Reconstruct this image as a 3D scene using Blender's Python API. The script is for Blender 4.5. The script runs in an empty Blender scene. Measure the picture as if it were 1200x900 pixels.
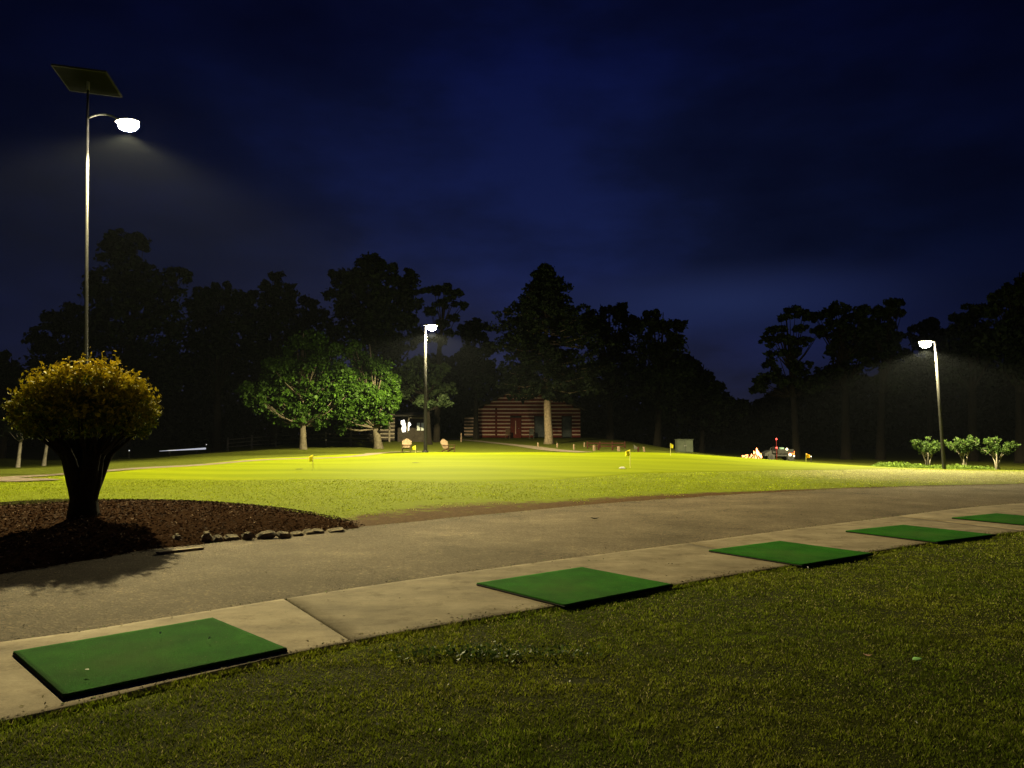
import bpy, math, random
import numpy as np
from math import radians as R
random.seed(7); rng = np.random.default_rng(7)
S = bpy.context.scene
COL = S.collection
# ------------------------------------------------------------------ camera model
CAMZ, FPX, PITCH = 1.6, 900.0, R(3.69)
cp, sp = math.cos(PITCH), math.sin(PITCH)
def ray(px, py):
    a, b = (px-600)/FPX, -(py-450)/FPX
    return np.array([a, cp - b*sp, sp + b*cp])
def at(px, py, Y):
    d = ray(px, py); t = Y/d[1]
    return np.array([d[0]*t, Y, CAMZ + d[2]*t])
def flat(px, py, z=0.0):
    d = ray(px, py); t = (z-CAMZ)/d[2]
    return np.array([d[0]*t, d[1]*t, z])
def sst(a, b, x):
    t = np.clip((np.asarray(x, float)-a)/(b-a), 0, 1); return t*t*(3-2*t)

# ------------------------------------------------------------------ ground plan (world metres)
def crom(pts, n=12):
    P = [np.array(p, float) for p in pts]; P = [2*P[0]-P[1]] + P + [2*P[-1]-P[-2]]
    out = []
    for i in range(1, len(P)-2):
        for k in range(n):
            t = k/n; a, b, c, d = P[i-1:i+3]
            out.append(.5*((2*b)+(-a+c)*t+(2*a-5*b+4*c-d)*t*t+(-a+3*b-3*c+d)*t**3))
    out.append(P[-2]); return np.array(out)
def fl(px, py): return tuple(flat(px, py)[:2])
def bedz(r): return .27*(1-np.clip(r, 0, 1)**2.6)
FAR = crom([(-40,-14),(-22,-1),(-12,6.2),(-7.3,8.9)] + [fl(*p) for p in ((200,642),(400,620.5),(600,600),(800,583.5),(1000,572.5),(1200,567.5))] + [(25,27.5),(40,31),(70,36)])
NEAR = crom([(-36,-20),(-20,-5.5),(-12,.4),(-7.5,3.6)] + [fl(*p) for p in ((0,754),(200,724),(400,692.5),(600,664),(800,638),(1000,612),(1200,590))] + [(20,20.5),(36,24.5),(66,30)])
EDGE = crom([(-34,-23),(-18,-8),(-10,-1.6),(-6,1.4)] + [fl(*p) for p in ((0,850),(210,800),(420,753),(660,711),(936,663),(1200,624))] + [(16,15.6),(34,20),(64,25.5)])
def cy(curve, x): return np.interp(x, curve[:,0], curve[:,1])

def H(x, y):
    x = np.asarray(x, float); y = np.asarray(y, float)
    g = sst(3, 16, y - np.interp(x, FAR[:,0], FAR[:,1]))
    mound = .46*np.exp(-((x-1)/19)**2 - ((y-42)/9.5)**2)
    yy = np.clip(y-45, 0, 70)
    back = (.0265*yy)*(1-sst(10, 20, x))*(1-.55*sst(16, 34, -x))
    side = -.95*sst(7, 34, x)*sst(24, 46, y) - .95*sst(14, 40, -x)*sst(26, 48, y)
    und = .035*np.sin(x*.31+1.2)*np.sin(y*.23) + .02*np.sin(x*.9+y*.5)
    return (mound+back+side+und)*g
def hz(x, y): return float(H(x, y))
def hit(px, py, lo=4, hi=120):
    d = ray(px, py); Y = lo
    while Y < hi:
        t = Y/d[1]; x = d[0]*t; z = CAMZ+d[2]*t
        if z <= hz(x, Y): return np.array([x, Y, hz(x, Y)])
        Y += .1
    t = hi/d[1]; return np.array([d[0]*t, hi, hz(d[0]*t, hi)])
def gp(px, Y):                                   # ground point in the direction of column px at depth Y
    x = (px-600)/FPX*Y; return np.array([x, Y, hz(x, Y)])

class Blob:                                      # closed star-shaped outline on the ground
    def __init__(s, pts):
        P = np.array(pts, float)[:, :2]; s.c = P.mean(0)
        Q = crom(list(P)+[P[0]], 10)[:-1]-s.c
        a = np.arctan2(Q[:,1], Q[:,0]); r = np.hypot(Q[:,0], Q[:,1]); o = np.argsort(a)
        s.a = np.concatenate([a[o]-2*np.pi, a[o], a[o]+2*np.pi]); s.r = np.concatenate([r[o]]*3)
    def rad(s, ang): return np.interp(ang, s.a, s.r)
    def f(s, x, y):
        dx, dy = x-s.c[0], y-s.c[1]; return np.hypot(dx, dy)/s.rad(np.arctan2(dy, dx))
GREEN = Blob([(-16.6,26),(-11,26.3),(-7.5,26.3),(0,25.8),(4.8,29.5),(10,32),(16,34.5),(22,38.5),(22,43),(14,48.5),(5,50.5),(-3,50),(-8,47),(-13,42.5),(-15.5,34.5)])
BED = Blob([fl(*p) for p in ((-120,604),(0,590.5),(120,588.5),(240,590.5),(330,597),(400,608.5),(424,618),(400,621.5),(300,631),(205,641),(120,655),(0,675),(-140,690))])

# ------------------------------------------------------------------ noise in numpy
def vnoise(x, y, seed=0):
    xi = np.floor(x).astype(np.int64); yi = np.floor(y).astype(np.int64); fx = x-xi; fy = y-yi
    def h(a, b):
        n = (a*374761393 + b*668265263 + seed*1442695041) & 0x7fffffff
        n = ((n ^ (n >> 13))*1274126177) & 0x7fffffff
        return ((n ^ (n >> 16)) & 0xffff)/65535.
    u = fx*fx*(3-2*fx); v = fy*fy*(3-2*fy)
    return (h(xi,yi)*(1-u)+h(xi+1,yi)*u)*(1-v)+(h(xi,yi+1)*(1-u)+h(xi+1,yi+1)*u)*v
def fbm(x, y, seed=0, o=4):
    s = 0; a = .5; t = 0
    for k in range(o): s = s+a*vnoise(x*2**k, y*2**k, seed+k); t += a; a *= .5
    return s/t

# ------------------------------------------------------------------ materials
def nt(name):
    m = bpy.data.materials.new(name); m.use_nodes = True; t = m.node_tree
    return m, t, t.nodes, t.links, t.nodes['Principled BSDF']
def noise_node(N, L, scale, detail=6, rough=.6, vec=None):
    n = N.new('ShaderNodeTexNoise'); n.inputs['Scale'].default_value = scale; n.inputs['Detail'].default_value = detail
    n.inputs['Roughness'].default_value = rough
    if vec is not None: L.new(vec, n.inputs['Vector'])
    return n
def ramp(N, L, fac, stops):
    r = N.new('ShaderNodeValToRGB'); e = r.color_ramp.elements
    while len(e) < len(stops): e.new(.5)
    for q, (p, c) in zip(e, stops): q.position = p; q.color = (*c, 1) if len(c) == 3 else c
    L.new(fac, r.inputs['Fac']); return r
def mixc(N, L, fac, a, b, mode='MIX'):
    m = N.new('ShaderNodeMix'); m.data_type = 'RGBA'; m.blend_type = mode
    for sock, v in ((m.inputs[0], fac), (m.inputs[6], a), (m.inputs[7], b)):
        if hasattr(v, 'links'): L.new(v, sock)
        elif isinstance(v, (int, float)): sock.default_value = v
        else: sock.default_value = (*v, 1)
    return m.outputs[2]
def math_(N, L, op, a, b=0., clamp=False):
    m = N.new('ShaderNodeMath'); m.operation = op; m.use_clamp = clamp
    for sock, v in ((m.inputs[0], a), (m.inputs[1], b)):
        if hasattr(v, 'links'): L.new(v, sock)
        else: sock.default_value = v
    return m.outputs[0]
def bump(N, L, P, h, strength, dist):
    b = N.new('ShaderNodeBump'); b.inputs['Strength'].default_value = strength; b.inputs['Distance'].default_value = dist
    L.new(h, b.inputs['Height']); L.new(b.outputs[0], P.inputs['Normal'])
def pmat(name, c1, c2, scale=8, rough=.75, bs=0, bsc=30, bd=.01, metal=0, spec=.12):
    m, t, N, L, P = nt(name); tc = N.new('ShaderNodeTexCoord').outputs['Object']
    n = noise_node(N, L, scale, 8, .65, tc); r = ramp(N, L, n.outputs[0], [(.35, c1), (.65, c2)])
    L.new(r.outputs[0], P.inputs['Base Color']); P.inputs['Roughness'].default_value = rough
    P.inputs['Metallic'].default_value = metal; P.inputs['Specular IOR Level'].default_value = spec
    if bs: bump(N, L, P, noise_node(N, L, bsc, 6, .7, tc).outputs[0], bs, bd)
    return m
def emat(name, c, s):
    m, t, N, L, P = nt(name); P.inputs['Base Color'].default_value = (*[min(1, v) for v in c], 1)
    P.inputs['Emission Color'].default_value = (*c, 1); P.inputs['Emission Strength'].default_value = s
    return m
def leafmat(name, rough=.5, trans=.3, spec=.4):
    m, t, N, L, P = nt(name); a = N.new('ShaderNodeAttribute'); a.attribute_name = 'Col'
    L.new(a.outputs['Color'], P.inputs['Base Color']); P.inputs['Roughness'].default_value = rough
    P.inputs['Specular IOR Level'].default_value = spec
    if trans:
        T = N.new('ShaderNodeBsdfTranslucent'); L.new(a.outputs['Color'], T.inputs['Color'])
        X = N.new('ShaderNodeMixShader'); X.inputs[0].default_value = trans
        L.new(P.outputs[0], X.inputs[1]); L.new(T.outputs[0], X.inputs[2]); L.new(X.outputs[0], N['Material Output'].inputs['Surface'])
    return m
M = {}
M['bushleaf'] = leafmat('bush_leaf', .75, .10, .06)
M['leaf'] = leafmat('leaf', .55, .25, .15)
M['farleaf'] = leafmat('far_leaf', .7, .1, .2)
M['blade'] = leafmat('grass_blade', .8, .25, .06)
M['chip'] = leafmat('mulch_chip', .9, 0, .04)
M['bark'] = pmat('bark', (.10,.075,.05), (.22,.17,.12), 6, .9, .8, 14, .04)
M['darkbark'] = pmat('dark_bark', (.007,.006,.004), (.018,.014,.010), 6, .9, .8, 14, .04)
M['mbark'] = pmat('maple_bark', (.045,.038,.025), (.10,.085,.06), 5, .8, .4, 12, .02)
M['palebark'] = pmat('pale_bark', (.16,.145,.12), (.32,.29,.24), 5, .8, .4, 12, .02)
M['rubber'] = pmat('black_rubber', (.006,.006,.006), (.016,.016,.015), 40, .7, .3, 120, .002)
M['pole'] = pmat('pole_paint', (.02,.02,.02), (.04,.04,.04), 20, .38, .1, 60, .001, .25)
M['housing'] = pmat('lamp_housing', (.3,.3,.29), (.4,.4,.38), 20, .5)
M['solar'] = pmat('solar_cell', (.003,.0035,.003), (.005,.006,.005), 3, .8, spec=.1)
M['frame'] = pmat('aluminium', (.25,.25,.25), (.35,.35,.35), 10, .45, metal=.6)
M['pframe'] = pmat('panel_frame', (.03,.03,.025), (.05,.05,.04), 10, .6)
M['tan'] = pmat('tan_slat', (.24,.17,.11), (.33,.24,.165), 12, .7, .3, 40, .004)
M['brown'] = pmat('brown_wood', (.06,.035,.02), (.12,.07,.04), 12, .7, .3, 40, .004)
M['log'] = pmat('red_log', (.075,.013,.009), (.13,.024,.015), 3, .8, .6, 12, .03)
M['chink'] = pmat('chinking', (.36,.25,.19), (.48,.34,.26), 5, .9, .3, 20, .01)
M['paleLog'] = pmat('weathered_board', (.16,.14,.11), (.28,.24,.19), 5, .85, .4, 20, .01)
M['darklog'] = pmat('dark_board', (.03,.025,.02), (.06,.05,.04), 5, .85, .4, 20, .01)
M['roof'] = pmat('shingle', (.03,.028,.025), (.06,.055,.05), 9, .9, .5, 20, .02)
M['rail'] = pmat('weathered_rail', (.05,.048,.04), (.10,.095,.08), 7, .85, .5, 25, .01)
M['post'] = pmat('treated_post', (.16,.11,.07), (.24,.17,.12), 7, .85, .5, 25, .01)
M['redrail'] = pmat('reddish_rail', (.03,.009,.006), (.055,.018,.012), 7, .85, .5, 25, .01)
M['flag'] = pmat('yellow_flag', (.78,.66,.02), (.9,.78,.04), 4, .7)
M['oflag'] = pmat('orange_flag', (.85,.38,.02), (.95,.5,.04), 4, .7)
M['stick'] = pmat('flagstick', (.6,.58,.2), (.75,.7,.3), 9, .4)
M['stone'] = pmat('edging_stone', (.10,.08,.05), (.32,.25,.155), 7, .9, .8, 14, .05)
M['white'] = pmat('white_plastic', (.7,.7,.68), (.8,.8,.78), 5, .5)
M['hole'] = pmat('cup_interior', (.004,.004,.004), (.01,.01,.01), 5, .9)
M['cab'] = pmat('grey_green_cabinet', (.03,.038,.028), (.05,.058,.042), 3, .6, .1, 20, .004)
M['vbody'] = pmat('grey_metal_bed', (.006,.006,.006), (.016,.016,.016), 6, .5)
M['vdark'] = pmat('dark_plastic', (.015,.015,.016), (.03,.03,.03), 6, .6)
M['jug'] = pmat('teal_jug', (.08,.13,.12), (.11,.17,.15), 6, .4)
M['redp'] = pmat('red_paint', (.05,.004,.004), (.07,.006,.006), 6, .5)
M['glassdark'] = pmat('window_glass', (.05,.06,.065), (.09,.1,.1), 2, .12)
M['glow'] = emat('lamp_lens', (1, .86, .60), 1100)
M['winlit'] = emat('lit_window', (1, .95, .9), 2.2)
M['dimwin'] = emat('dim_window', (.55, .6, .62), .05)
M['tube'] = emat('tube_glow', (.8, .85, 1), .5)
M['flame'] = emat('flame', (1, .42, .15), 4.5)
M['ember'] = emat('ember', (1, .35, .15), 1.6)
M['tail'] = emat('tail_light', (1, .12, .02), .35)
M['spark'] = emat('marker_light', (1, .95, .9), .5)
M['redlamp'] = emat('red_marker_light', (1, .05, .08), .1)

# ground material
m, t, N, L, P = nt('ground'); M['ground'] = m
tc = N.new('ShaderNodeTexCoord').outputs['Object']
at_ = N.new('ShaderNodeAttribute'); at_.attribute_name = 'zone'
sep = N.new('ShaderNodeSeparateColor'); L.new(at_.outputs['Color'], sep.inputs[0])
nb = noise_node(N, L, .7, 8, .65, tc); nf = noise_node(N, L, 9, 8, .75, tc); nff = noise_node(N, L, 60, 4, .8, tc)
g = ramp(N, L, nf.outputs[0], [(.3, (.09,.13,.004)), (.7, (.24,.31,.008))])
g2 = mixc(N, L, math_(N, L, 'MULTIPLY', nb.outputs[0], .5), g.outputs[0], (.19,.18,.02))
dry_lit = ramp(N, L, nf.outputs[0], [(.35, (.20,.20,.06)), (.7, (.44,.43,.17))])  # straw tone, also tints the lamp-lit grass at right paler
soil = ramp(N, L, nf.outputs[0], [(.3, (.04,.020,.008)), (.55, (.10,.055,.022)), (.8, (.22,.15,.07))])
nb15 = noise_node(N, L, 1.6, 8, .7, tc)
def thr(sock, sc, lo=.35, hi=.65):
    sock = math_(N, L, 'ADD', sock, math_(N, L, 'MULTIPLY', math_(N, L, 'MULTIPLY', sock, math_(N, L, 'SUBTRACT', nb15.outputs[0], .5)), 2.5))
    a = math_(N, L, 'ADD', sock, math_(N, L, 'MULTIPLY', math_(N, L, 'SUBTRACT', nf.outputs[0], .5), sc))
    mr = N.new('ShaderNodeMapRange'); mr.inputs[1].default_value = lo; mr.inputs[2].default_value = hi; L.new(a, mr.inputs[0]); return mr.outputs[0]
c = mixc(N, L, thr(sep.outputs[1], 1.6, .3, .8), g2, dry_lit.outputs[0])
c = mixc(N, L, thr(sep.outputs[0], 1.8), c, soil.outputs[0])
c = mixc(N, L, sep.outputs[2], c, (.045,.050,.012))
L.new(c, P.inputs['Base Color']); P.inputs['Roughness'].default_value = .95; P.inputs['Specular IOR Level'].default_value = .04
bump(N, L, P, math_(N, L, 'ADD', nf.outputs[0], nff.outputs[0]), .9, .03)
# putting green
m, t, N, L, P = nt('putting_green'); M['pg'] = m
tc = N.new('ShaderNodeTexCoord').outputs['Object']
nb = noise_node(N, L, .35, 5, .6, tc); nf = noise_node(N, L, 25, 6, .8, tc)
mp = N.new('ShaderNodeMapping'); mp.inputs['Rotation'].default_value = (0, 0, R(8)); L.new(tc, mp.inputs[0])
st = noise_node(N, L, .5, 3, .6); mp2 = N.new('ShaderNodeMapping'); mp2.inputs['Scale'].default_value = (.12, 1.3, 1); L.new(mp.outputs[0], mp2.inputs[0]); L.new(mp2.outputs[0], st.inputs['Vector'])
base = ramp(N, L, st.outputs[0], [(.35, (.14,.185,.003)), (.65, (.225,.265,.004))])
c = mixc(N, L, .30, base.outputs[0], ramp(N, L, nf.outputs[0], [(.3, (.105,.135,.002)), (.7, (.28,.315,.004))]).outputs[0])
L.new(c, P.inputs['Base Color']); P.inputs['Roughness'].default_value = .95; P.inputs['Specular IOR Level'].default_value = .02
bump(N, L, P, nf.outputs[0], .5, .008)
# asphalt
m, t, N, L, P = nt('asphalt'); M['asphalt'] = m
tc = N.new('ShaderNodeTexCoord').outputs['Object']
v = N.new('ShaderNodeTexVoronoi'); v.inputs['Scale'].default_value = 48; L.new(tc, v.inputs['Vector'])
nb = noise_node(N, L, .55, 8, .7, tc); nf = noise_node(N, L, 45, 5, .8, tc)
c1 = ramp(N, L, nb.outputs[0], [(.32, (.095,.073,.048)), (.55, (.16,.124,.084)), (.72, (.25,.197,.135))])
sv = N.new('ShaderNodeSeparateColor'); L.new(v.outputs['Color'], sv.inputs[0])
c2 = mixc(N, L, .75, c1.outputs[0], ramp(N, L, sv.outputs[0], [(.0, (.45,.45,.45)), (.8, (.55,.55,.55)), (.97, (1.,.95,.85))]).outputs[0], 'OVERLAY')
c3 = mixc(N, L, .5, c2, ramp(N, L, nf.outputs[0], [(.3, (.3,.3,.3)), (.7, (.7,.7,.7))]).outputs[0], 'OVERLAY')
vc = N.new('ShaderNodeTexVoronoi'); vc.feature = 'DISTANCE_TO_EDGE'; vc.inputs['Scale'].default_value = .38
wv = N.new('ShaderNodeVectorMath'); wv.operation = 'ADD'; nw = noise_node(N, L, 2.5, 6, .7, tc); L.new(tc, wv.inputs[0]); L.new(nw.outputs['Color'], wv.inputs[1]); L.new(wv.outputs[0], vc.inputs['Vector'])
cr = ramp(N, L, vc.outputs['Distance'], [(.0, (.35,.35,.35)), (.006, (.6,.6,.6)), (.011, (1,1,1))])
c3 = mixc(N, L, .55, c3, cr.outputs[0], 'MULTIPLY')
n3 = noise_node(N, L, 18, 6, .8, tc); c3 = mixc(N, L, .6, c3, ramp(N, L, n3.outputs[0], [(.3, (.3,.3,.3)), (.7, (.7,.7,.7))]).outputs[0], 'OVERLAY')
L.new(c3, P.inputs['Base Color']); P.inputs['Roughness'].default_value = .9; P.inputs['Specular IOR Level'].default_value = .12
bump(N, L, P, math_(N, L, 'ADD', v.outputs['Distance'], math_(N, L, 'ADD', nf.outputs[0], n3.outputs[0])), 1., .02)
# concrete
m, t, N, L, P = nt('concrete'); M['concrete'] = m
tc = N.new('ShaderNodeTexCoord').outputs['Object']
at_ = N.new('ShaderNodeAttribute'); at_.attribute_name = 'zone'
nb = noise_node(N, L, 1.3, 10, .72, tc); ns = noise_node(N, L, .5, 4, .6, tc); nf = noise_node(N, L, 60, 4, .7, tc)
mp2 = N.new('ShaderNodeMapping'); mp2.inputs['Rotation'].default_value = (0, 0, R(-38)); mp2.inputs['Scale'].default_value = (.5, 3, 1); L.new(tc, mp2.inputs[0])
nstr = noise_node(N, L, 1.1, 8, .7, mp2.outputs[0])
c1 = ramp(N, L, nb.outputs[0], [(.3, (.18,.140,.092)), (.5, (.31,.248,.165)), (.72, (.43,.355,.25))])
c2 = mixc(N, L, .55, c1.outputs[0], ramp(N, L, nstr.outputs[0], [(.35, (.33,.33,.33)), (.65, (.62,.62,.62))]).outputs[0], 'OVERLAY')
c3 = mixc(N, L, .35, c2, ramp(N, L, nf.outputs[0], [(.3, (.35,.35,.35)), (.7, (.65,.65,.65))]).outputs[0], 'OVERLAY')
nst = noise_node(N, L, 2.8, 9, .75, tc); c3 = mixc(N, L, 1., c3, ramp(N, L, nst.outputs[0], [(.34, (.62,.58,.52)), (.47, (1,1,1)), (.62, (1,1,1)), (.72, (1.12,1.1,1.05))]).outputs[0], 'MULTIPLY')
c4 = mixc(N, L, 1., c3, at_.outputs['Color'], 'MULTIPLY')
L.new(c4, P.inputs['Base Color']); P.inputs['Roughness'].default_value = .9; P.inputs['Specular IOR Level'].default_value = .12
bump(N, L, P, math_(N, L, 'ADD', nb.outputs[0], nf.outputs[0]), .35, .008)
# artificial turf
m, t, N, L, P = nt('artificial_turf'); M['turf'] = m
tc = N.new('ShaderNodeTexCoord').outputs['Object']
nb = noise_node(N, L, 2.2, 6, .7, tc); nf = noise_node(N, L, 160, 3, .8, tc)
c1 = ramp(N, L, nb.outputs[0], [(.35, (.010,.092,.001)), (.6, (.018,.145,.002)), (.75, (.035,.185,.008))])
c2 = mixc(N, L, .8, c1.outputs[0], ramp(N, L, nf.outputs[0], [(.35, (.2,.2,.2)), (.65, (.8,.8,.8))]).outputs[0], 'OVERLAY')
oi = N.new('ShaderNodeObjectInfo'); va = N.new('ShaderNodeVectorMath'); va.operation = 'ADD'; L.new(tc, va.inputs[0]); L.new(oi.outputs['Location'], va.inputs[1])
wn = noise_node(N, L, 3.2, 5, .6, va.outputs[0]); mpw_ = N.new('ShaderNodeMapping'); mpw_.inputs['Location'].default_value = (.22, .12, 0); L.new(tc, mpw_.inputs[0])
ln = N.new('ShaderNodeVectorMath'); ln.operation = 'LENGTH'; L.new(mpw_.outputs[0], ln.inputs[0])
ww1 = math_(N, L, 'SUBTRACT', math_(N, L, 'ADD', math_(N, L, 'MULTIPLY', wn.outputs[0], 1.1), .12), ln.outputs['Value'])
c2 = mixc(N, L, math_(N, L, 'MULTIPLY', math_(N, L, 'MULTIPLY', ww1, 1.5, True), .35), c2, (.075,.13,.022))
sn = noise_node(N, L, 48, 2, .5, va.outputs[0]); sr = ramp(N, L, sn.outputs[0], [(.735, (0,0,0)), (.75, (1,1,1))])
c2 = mixc(N, L, math_(N, L, 'MULTIPLY', sr.outputs[0], .6), c2, (.30,.28,.16))
L.new(c2, P.inputs['Base Color']); P.inputs['Roughness'].default_value = .95; P.inputs['Specular IOR Level'].default_value = .05
bump(N, L, P, nf.outputs[0], 1, .01)
M['mulch'] = pmat('mulch', (.022,.012,.007), (.055,.030,.018), 25, .95, 1, 40, .03, spec=.0)
M['pathm'] = pmat('path_concrete', (.15,.12,.085), (.23,.185,.14), 3, .9, .2, 20, .01)

# ------------------------------------------------------------------ mesh builders
def nmesh(name, V, F, mat, parent=None, col=None, attr='Col', smooth=False, mats=None, mi=None):
    """V (n,3); F (m,k) array of k-gons -> one object"""
    V = np.asarray(V, np.float32); F = np.asarray(F, np.int32)
    me = bpy.data.meshes.new(name); k = F.shape[1]
    me.vertices.add(len(V)); me.vertices.foreach_set('co', V.ravel())
    me.loops.add(F.size); me.loops.foreach_set('vertex_index', F.ravel())
    me.polygons.add(len(F)); me.polygons.foreach_set('loop_start', np.arange(0, F.size, k, dtype=np.int32))
    me.polygons.foreach_set('loop_total', np.full(len(F), k, np.int32))
    if smooth: me.polygons.foreach_set('use_smooth', np.ones(len(F), bool))
    me.update(calc_edges=True); me.validate()
    if col is not None:
        a = me.color_attributes.new(attr, 'FLOAT_COLOR', 'POINT')
        c = np.ones((len(V), 4), np.float32); c[:, :3] = col; a.data.foreach_set('color', c.ravel())
    me.materials.append(mat)
    o = bpy.data.objects.new(name, me); COL.objects.link(o)
    if parent: o.parent = parent
    return o
class MB:
    def __init__(s): s.v = []; s.f = []
    def add(s, V, F):
        b = len(s.v); s.v += [tuple(map(float, p)) for p in V]; s.f += [tuple(i+b for i in f) for f in F]
    def box(s, c, d, rz=0, rx=0, ry=0, bev=0):
        X, Y, Z = [q/2 for q in d]
        V = []
        from mathutils import Euler, Vector
        E = Euler((rx, ry, rz)).to_matrix()
        b = min(bev, X*.9, Y*.9, Z*.9)
        if b <= 0:
            pts = [(x, y, z) for z in (-Z, Z) for y in (-Y, Y) for x in (-X, X)]
            F = [(0,2,3,1),(4,5,7,6),(0,1,5,4),(2,6,7,3),(0,4,6,2),(1,3,7,5)]
        else:
            def ringp(x, y, z): return [(-x,-y+b,z),(-x+b,-y,z),(x-b,-y,z),(x,-y+b,z),(x,y-b,z),(x-b,y,z),(-x+b,y,z),(-x,y-b,z)]
            pts = ringp(X-b, Y-b, -Z)+ringp(X, Y, -Z+b)+ringp(X, Y, Z-b)+ringp(X-b, Y-b, Z)
            F = [tuple(range(7,-1,-1)), tuple(range(24,32))]
            for r in range(3):
                for i in range(8): F.append((r*8+i, r*8+(i+1)%8, r*8+8+(i+1)%8, r*8+8+i))
        s.add([tuple(E @ Vector(p) + Vector(c)) for p in pts], F); return s
    def tube(s, pts, rad, n=8, cap=True, jit=0):
        P = [np.array(p, float) for p in pts]; rad = rad if hasattr(rad, '__len__') else [rad]*len(P)
        V = []; 
        for i, p in enumerate(P):
            d = P[min(i+1, len(P)-1)]-P[max(i-1, 0)]; d = d/(np.linalg.norm(d)+1e-9)
            a = np.cross(d, (0, 1, 0) if abs(d[1]) < .8 else (1, 0, 0)); a /= np.linalg.norm(a); b = np.cross(d, a)
            for k in range(n):
                th = 2*math.pi*k/n; r = rad[i]*(1+(random.uniform(-jit, jit) if jit else 0))
                V.append(p+r*(math.cos(th)*a+math.sin(th)*b))
        F = [(i*n+k, i*n+(k+1) % n, (i+1)*n+(k+1) % n, (i+1)*n+k) for i in range(len(P)-1) for k in range(n)]
        if cap: F += [tuple(range(n-1, -1, -1)), tuple(range((len(P)-1)*n, len(P)*n))]
        s.add(V, F); return s
    def ball(s, c, r, nu=12, nv=8, zmin=-1, jit=0):
        r = r if hasattr(r, '__len__') else (r, r, r); V = []; F = []
        for j in range(nv+1):
            ph = -math.pi/2+math.pi*j/nv
            for i in range(nu):
                th = 2*math.pi*i/nu; q = 1+random.uniform(-jit, jit) if jit else 1
                V.append((c[0]+r[0]*q*math.cos(ph)*math.cos(th), c[1]+r[1]*q*math.cos(ph)*math.sin(th), c[2]+r[2]*max(zmin, math.sin(ph))*q))
        for j in range(nv):
            for i in range(nu): F.append((j*nu+i, j*nu+(i+1) % nu, (j+1)*nu+(i+1) % nu, (j+1)*nu+i))
        s.add(V, F); return s
    def build(s, name, mat, parent=None, smooth=False):
        me = bpy.data.meshes.new(name); me.from_pydata(s.v, [], s.f); me.materials.append(mat)
        if smooth:
            me.polygons.foreach_set('use_smooth', np.ones(len(me.polygons), bool))
        me.update()
        o = bpy.data.objects.new(name, me); COL.objects.link(o)
        if parent: o.parent = parent
        return o
def tag(o, label, cat, group=None, kind=None):
    if label: o['label'] = label
    if cat: o['category'] = cat
    if group: o['group'] = group
    if kind: o['kind'] = kind
    return o
def struct(o): o['kind'] = 'structure'; return o
def empty(name, loc, rz=0):
    o = bpy.data.objects.new(name, None); COL.objects.link(o); o.location = loc; o.rotation_euler = (0, 0, rz); o.empty_display_size = .2
    return o
def copy_tree(o, parent=None):
    c = o.copy(); COL.objects.link(c); c.parent = parent
    for ch in [q for q in bpy.data.objects if q.parent == o]: copy_tree(ch, c)
    return c

# ------------------------------------------------------------------ ground sheet
def axis(a, b, step, lo, hi, grow=1.18):
    c = list(np.arange(a, b+1e-6, step)); s = step; v = a
    left = []
    while v > lo: s *= grow; v -= s; left.append(max(v, lo))
    s = step; v = c[-1]; right = []
    while v < hi: s *= grow; v += s; right.append(min(v, hi))
    return np.array(left[::-1]+c+right)
xs = axis(-24, 32, .4, -300, 300); ys = axis(2, 62, .4, -120, 300)
X, Y = np.meshgrid(xs, ys); Z = H(X, Y)
d = Y-cy(FAR, X)
# keep the sheet under the paved strip
PATHP = np.array([hit(*p)[:2] for p in ((-60,563.5),(0,560.5),(100,554.5),(200,547.5),(330,538.5),(420,534.8))])
def pathy(x): return np.interp(x, np.r_[PATHP[:,0], -5, 5, 16, 25], np.r_[PATHP[:,1], 51, 52.5, 50, 46])
under = (Y < cy(FAR, X)+.1) & (Y > cy(EDGE, X)-.1); Z = np.where(under, -.02, Z)
w = .6+3.5*np.exp(-((X+1.8)/2.3)**2)+1.5*np.exp(-((X-3)/3.5)**2)
dirt = np.clip(1.15-d/w, 0, 1)*(d > -1)*(X < 20)
dry_lit = np.clip(1-np.hypot((X-17)/9, (Y-30)/8), 0, 1)*1.5 + .45*np.exp(-((X+2)/3.)**2-((d-2.)/1.2)**2)  # dry fringe near the soil; right-hand patch is lamp light put into colour
leaflit = sst(54, 60, Y)*.35
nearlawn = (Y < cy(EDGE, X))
zone = np.stack([np.clip(dirt+leaflit*(Y > 50), 0, 1), np.clip(dry_lit, 0, 1)*(~nearlawn), np.clip(1.*nearlawn+.72*sst(.3, 1.6, Y-pathy(X)), 0, 1)], -1).reshape(-1, 3)  # blue: thatch soil; past the path, unmown grass with dim light painted in
ny, nx = X.shape; idx = np.arange(nx*ny).reshape(ny, nx)
F = np.stack([idx[:-1,:-1], idx[:-1,1:], idx[1:,1:], idx[1:,:-1]], -1).reshape(-1, 4)
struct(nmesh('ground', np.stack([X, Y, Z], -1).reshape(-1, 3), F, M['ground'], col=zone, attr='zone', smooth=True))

def loft(name, A, B, zf, mat, n=8, col=None):
    T = np.linspace(0, 1, n+1)[:, None, None]
    G = A[None]*(1-T)+B[None]*T; V = np.concatenate([G, zf(G[..., 0], G[..., 1])[..., None]], -1)
    r, c = G.shape[:2]; idx = np.arange(r*c).reshape(r, c)
    F = np.stack([idx[:-1,:-1], idx[:-1,1:], idx[1:,1:], idx[1:,:-1]], -1).reshape(-1, 4)
    return nmesh(name, V.reshape(-1, 3), F[:, ::-1], mat, smooth=True)
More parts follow.
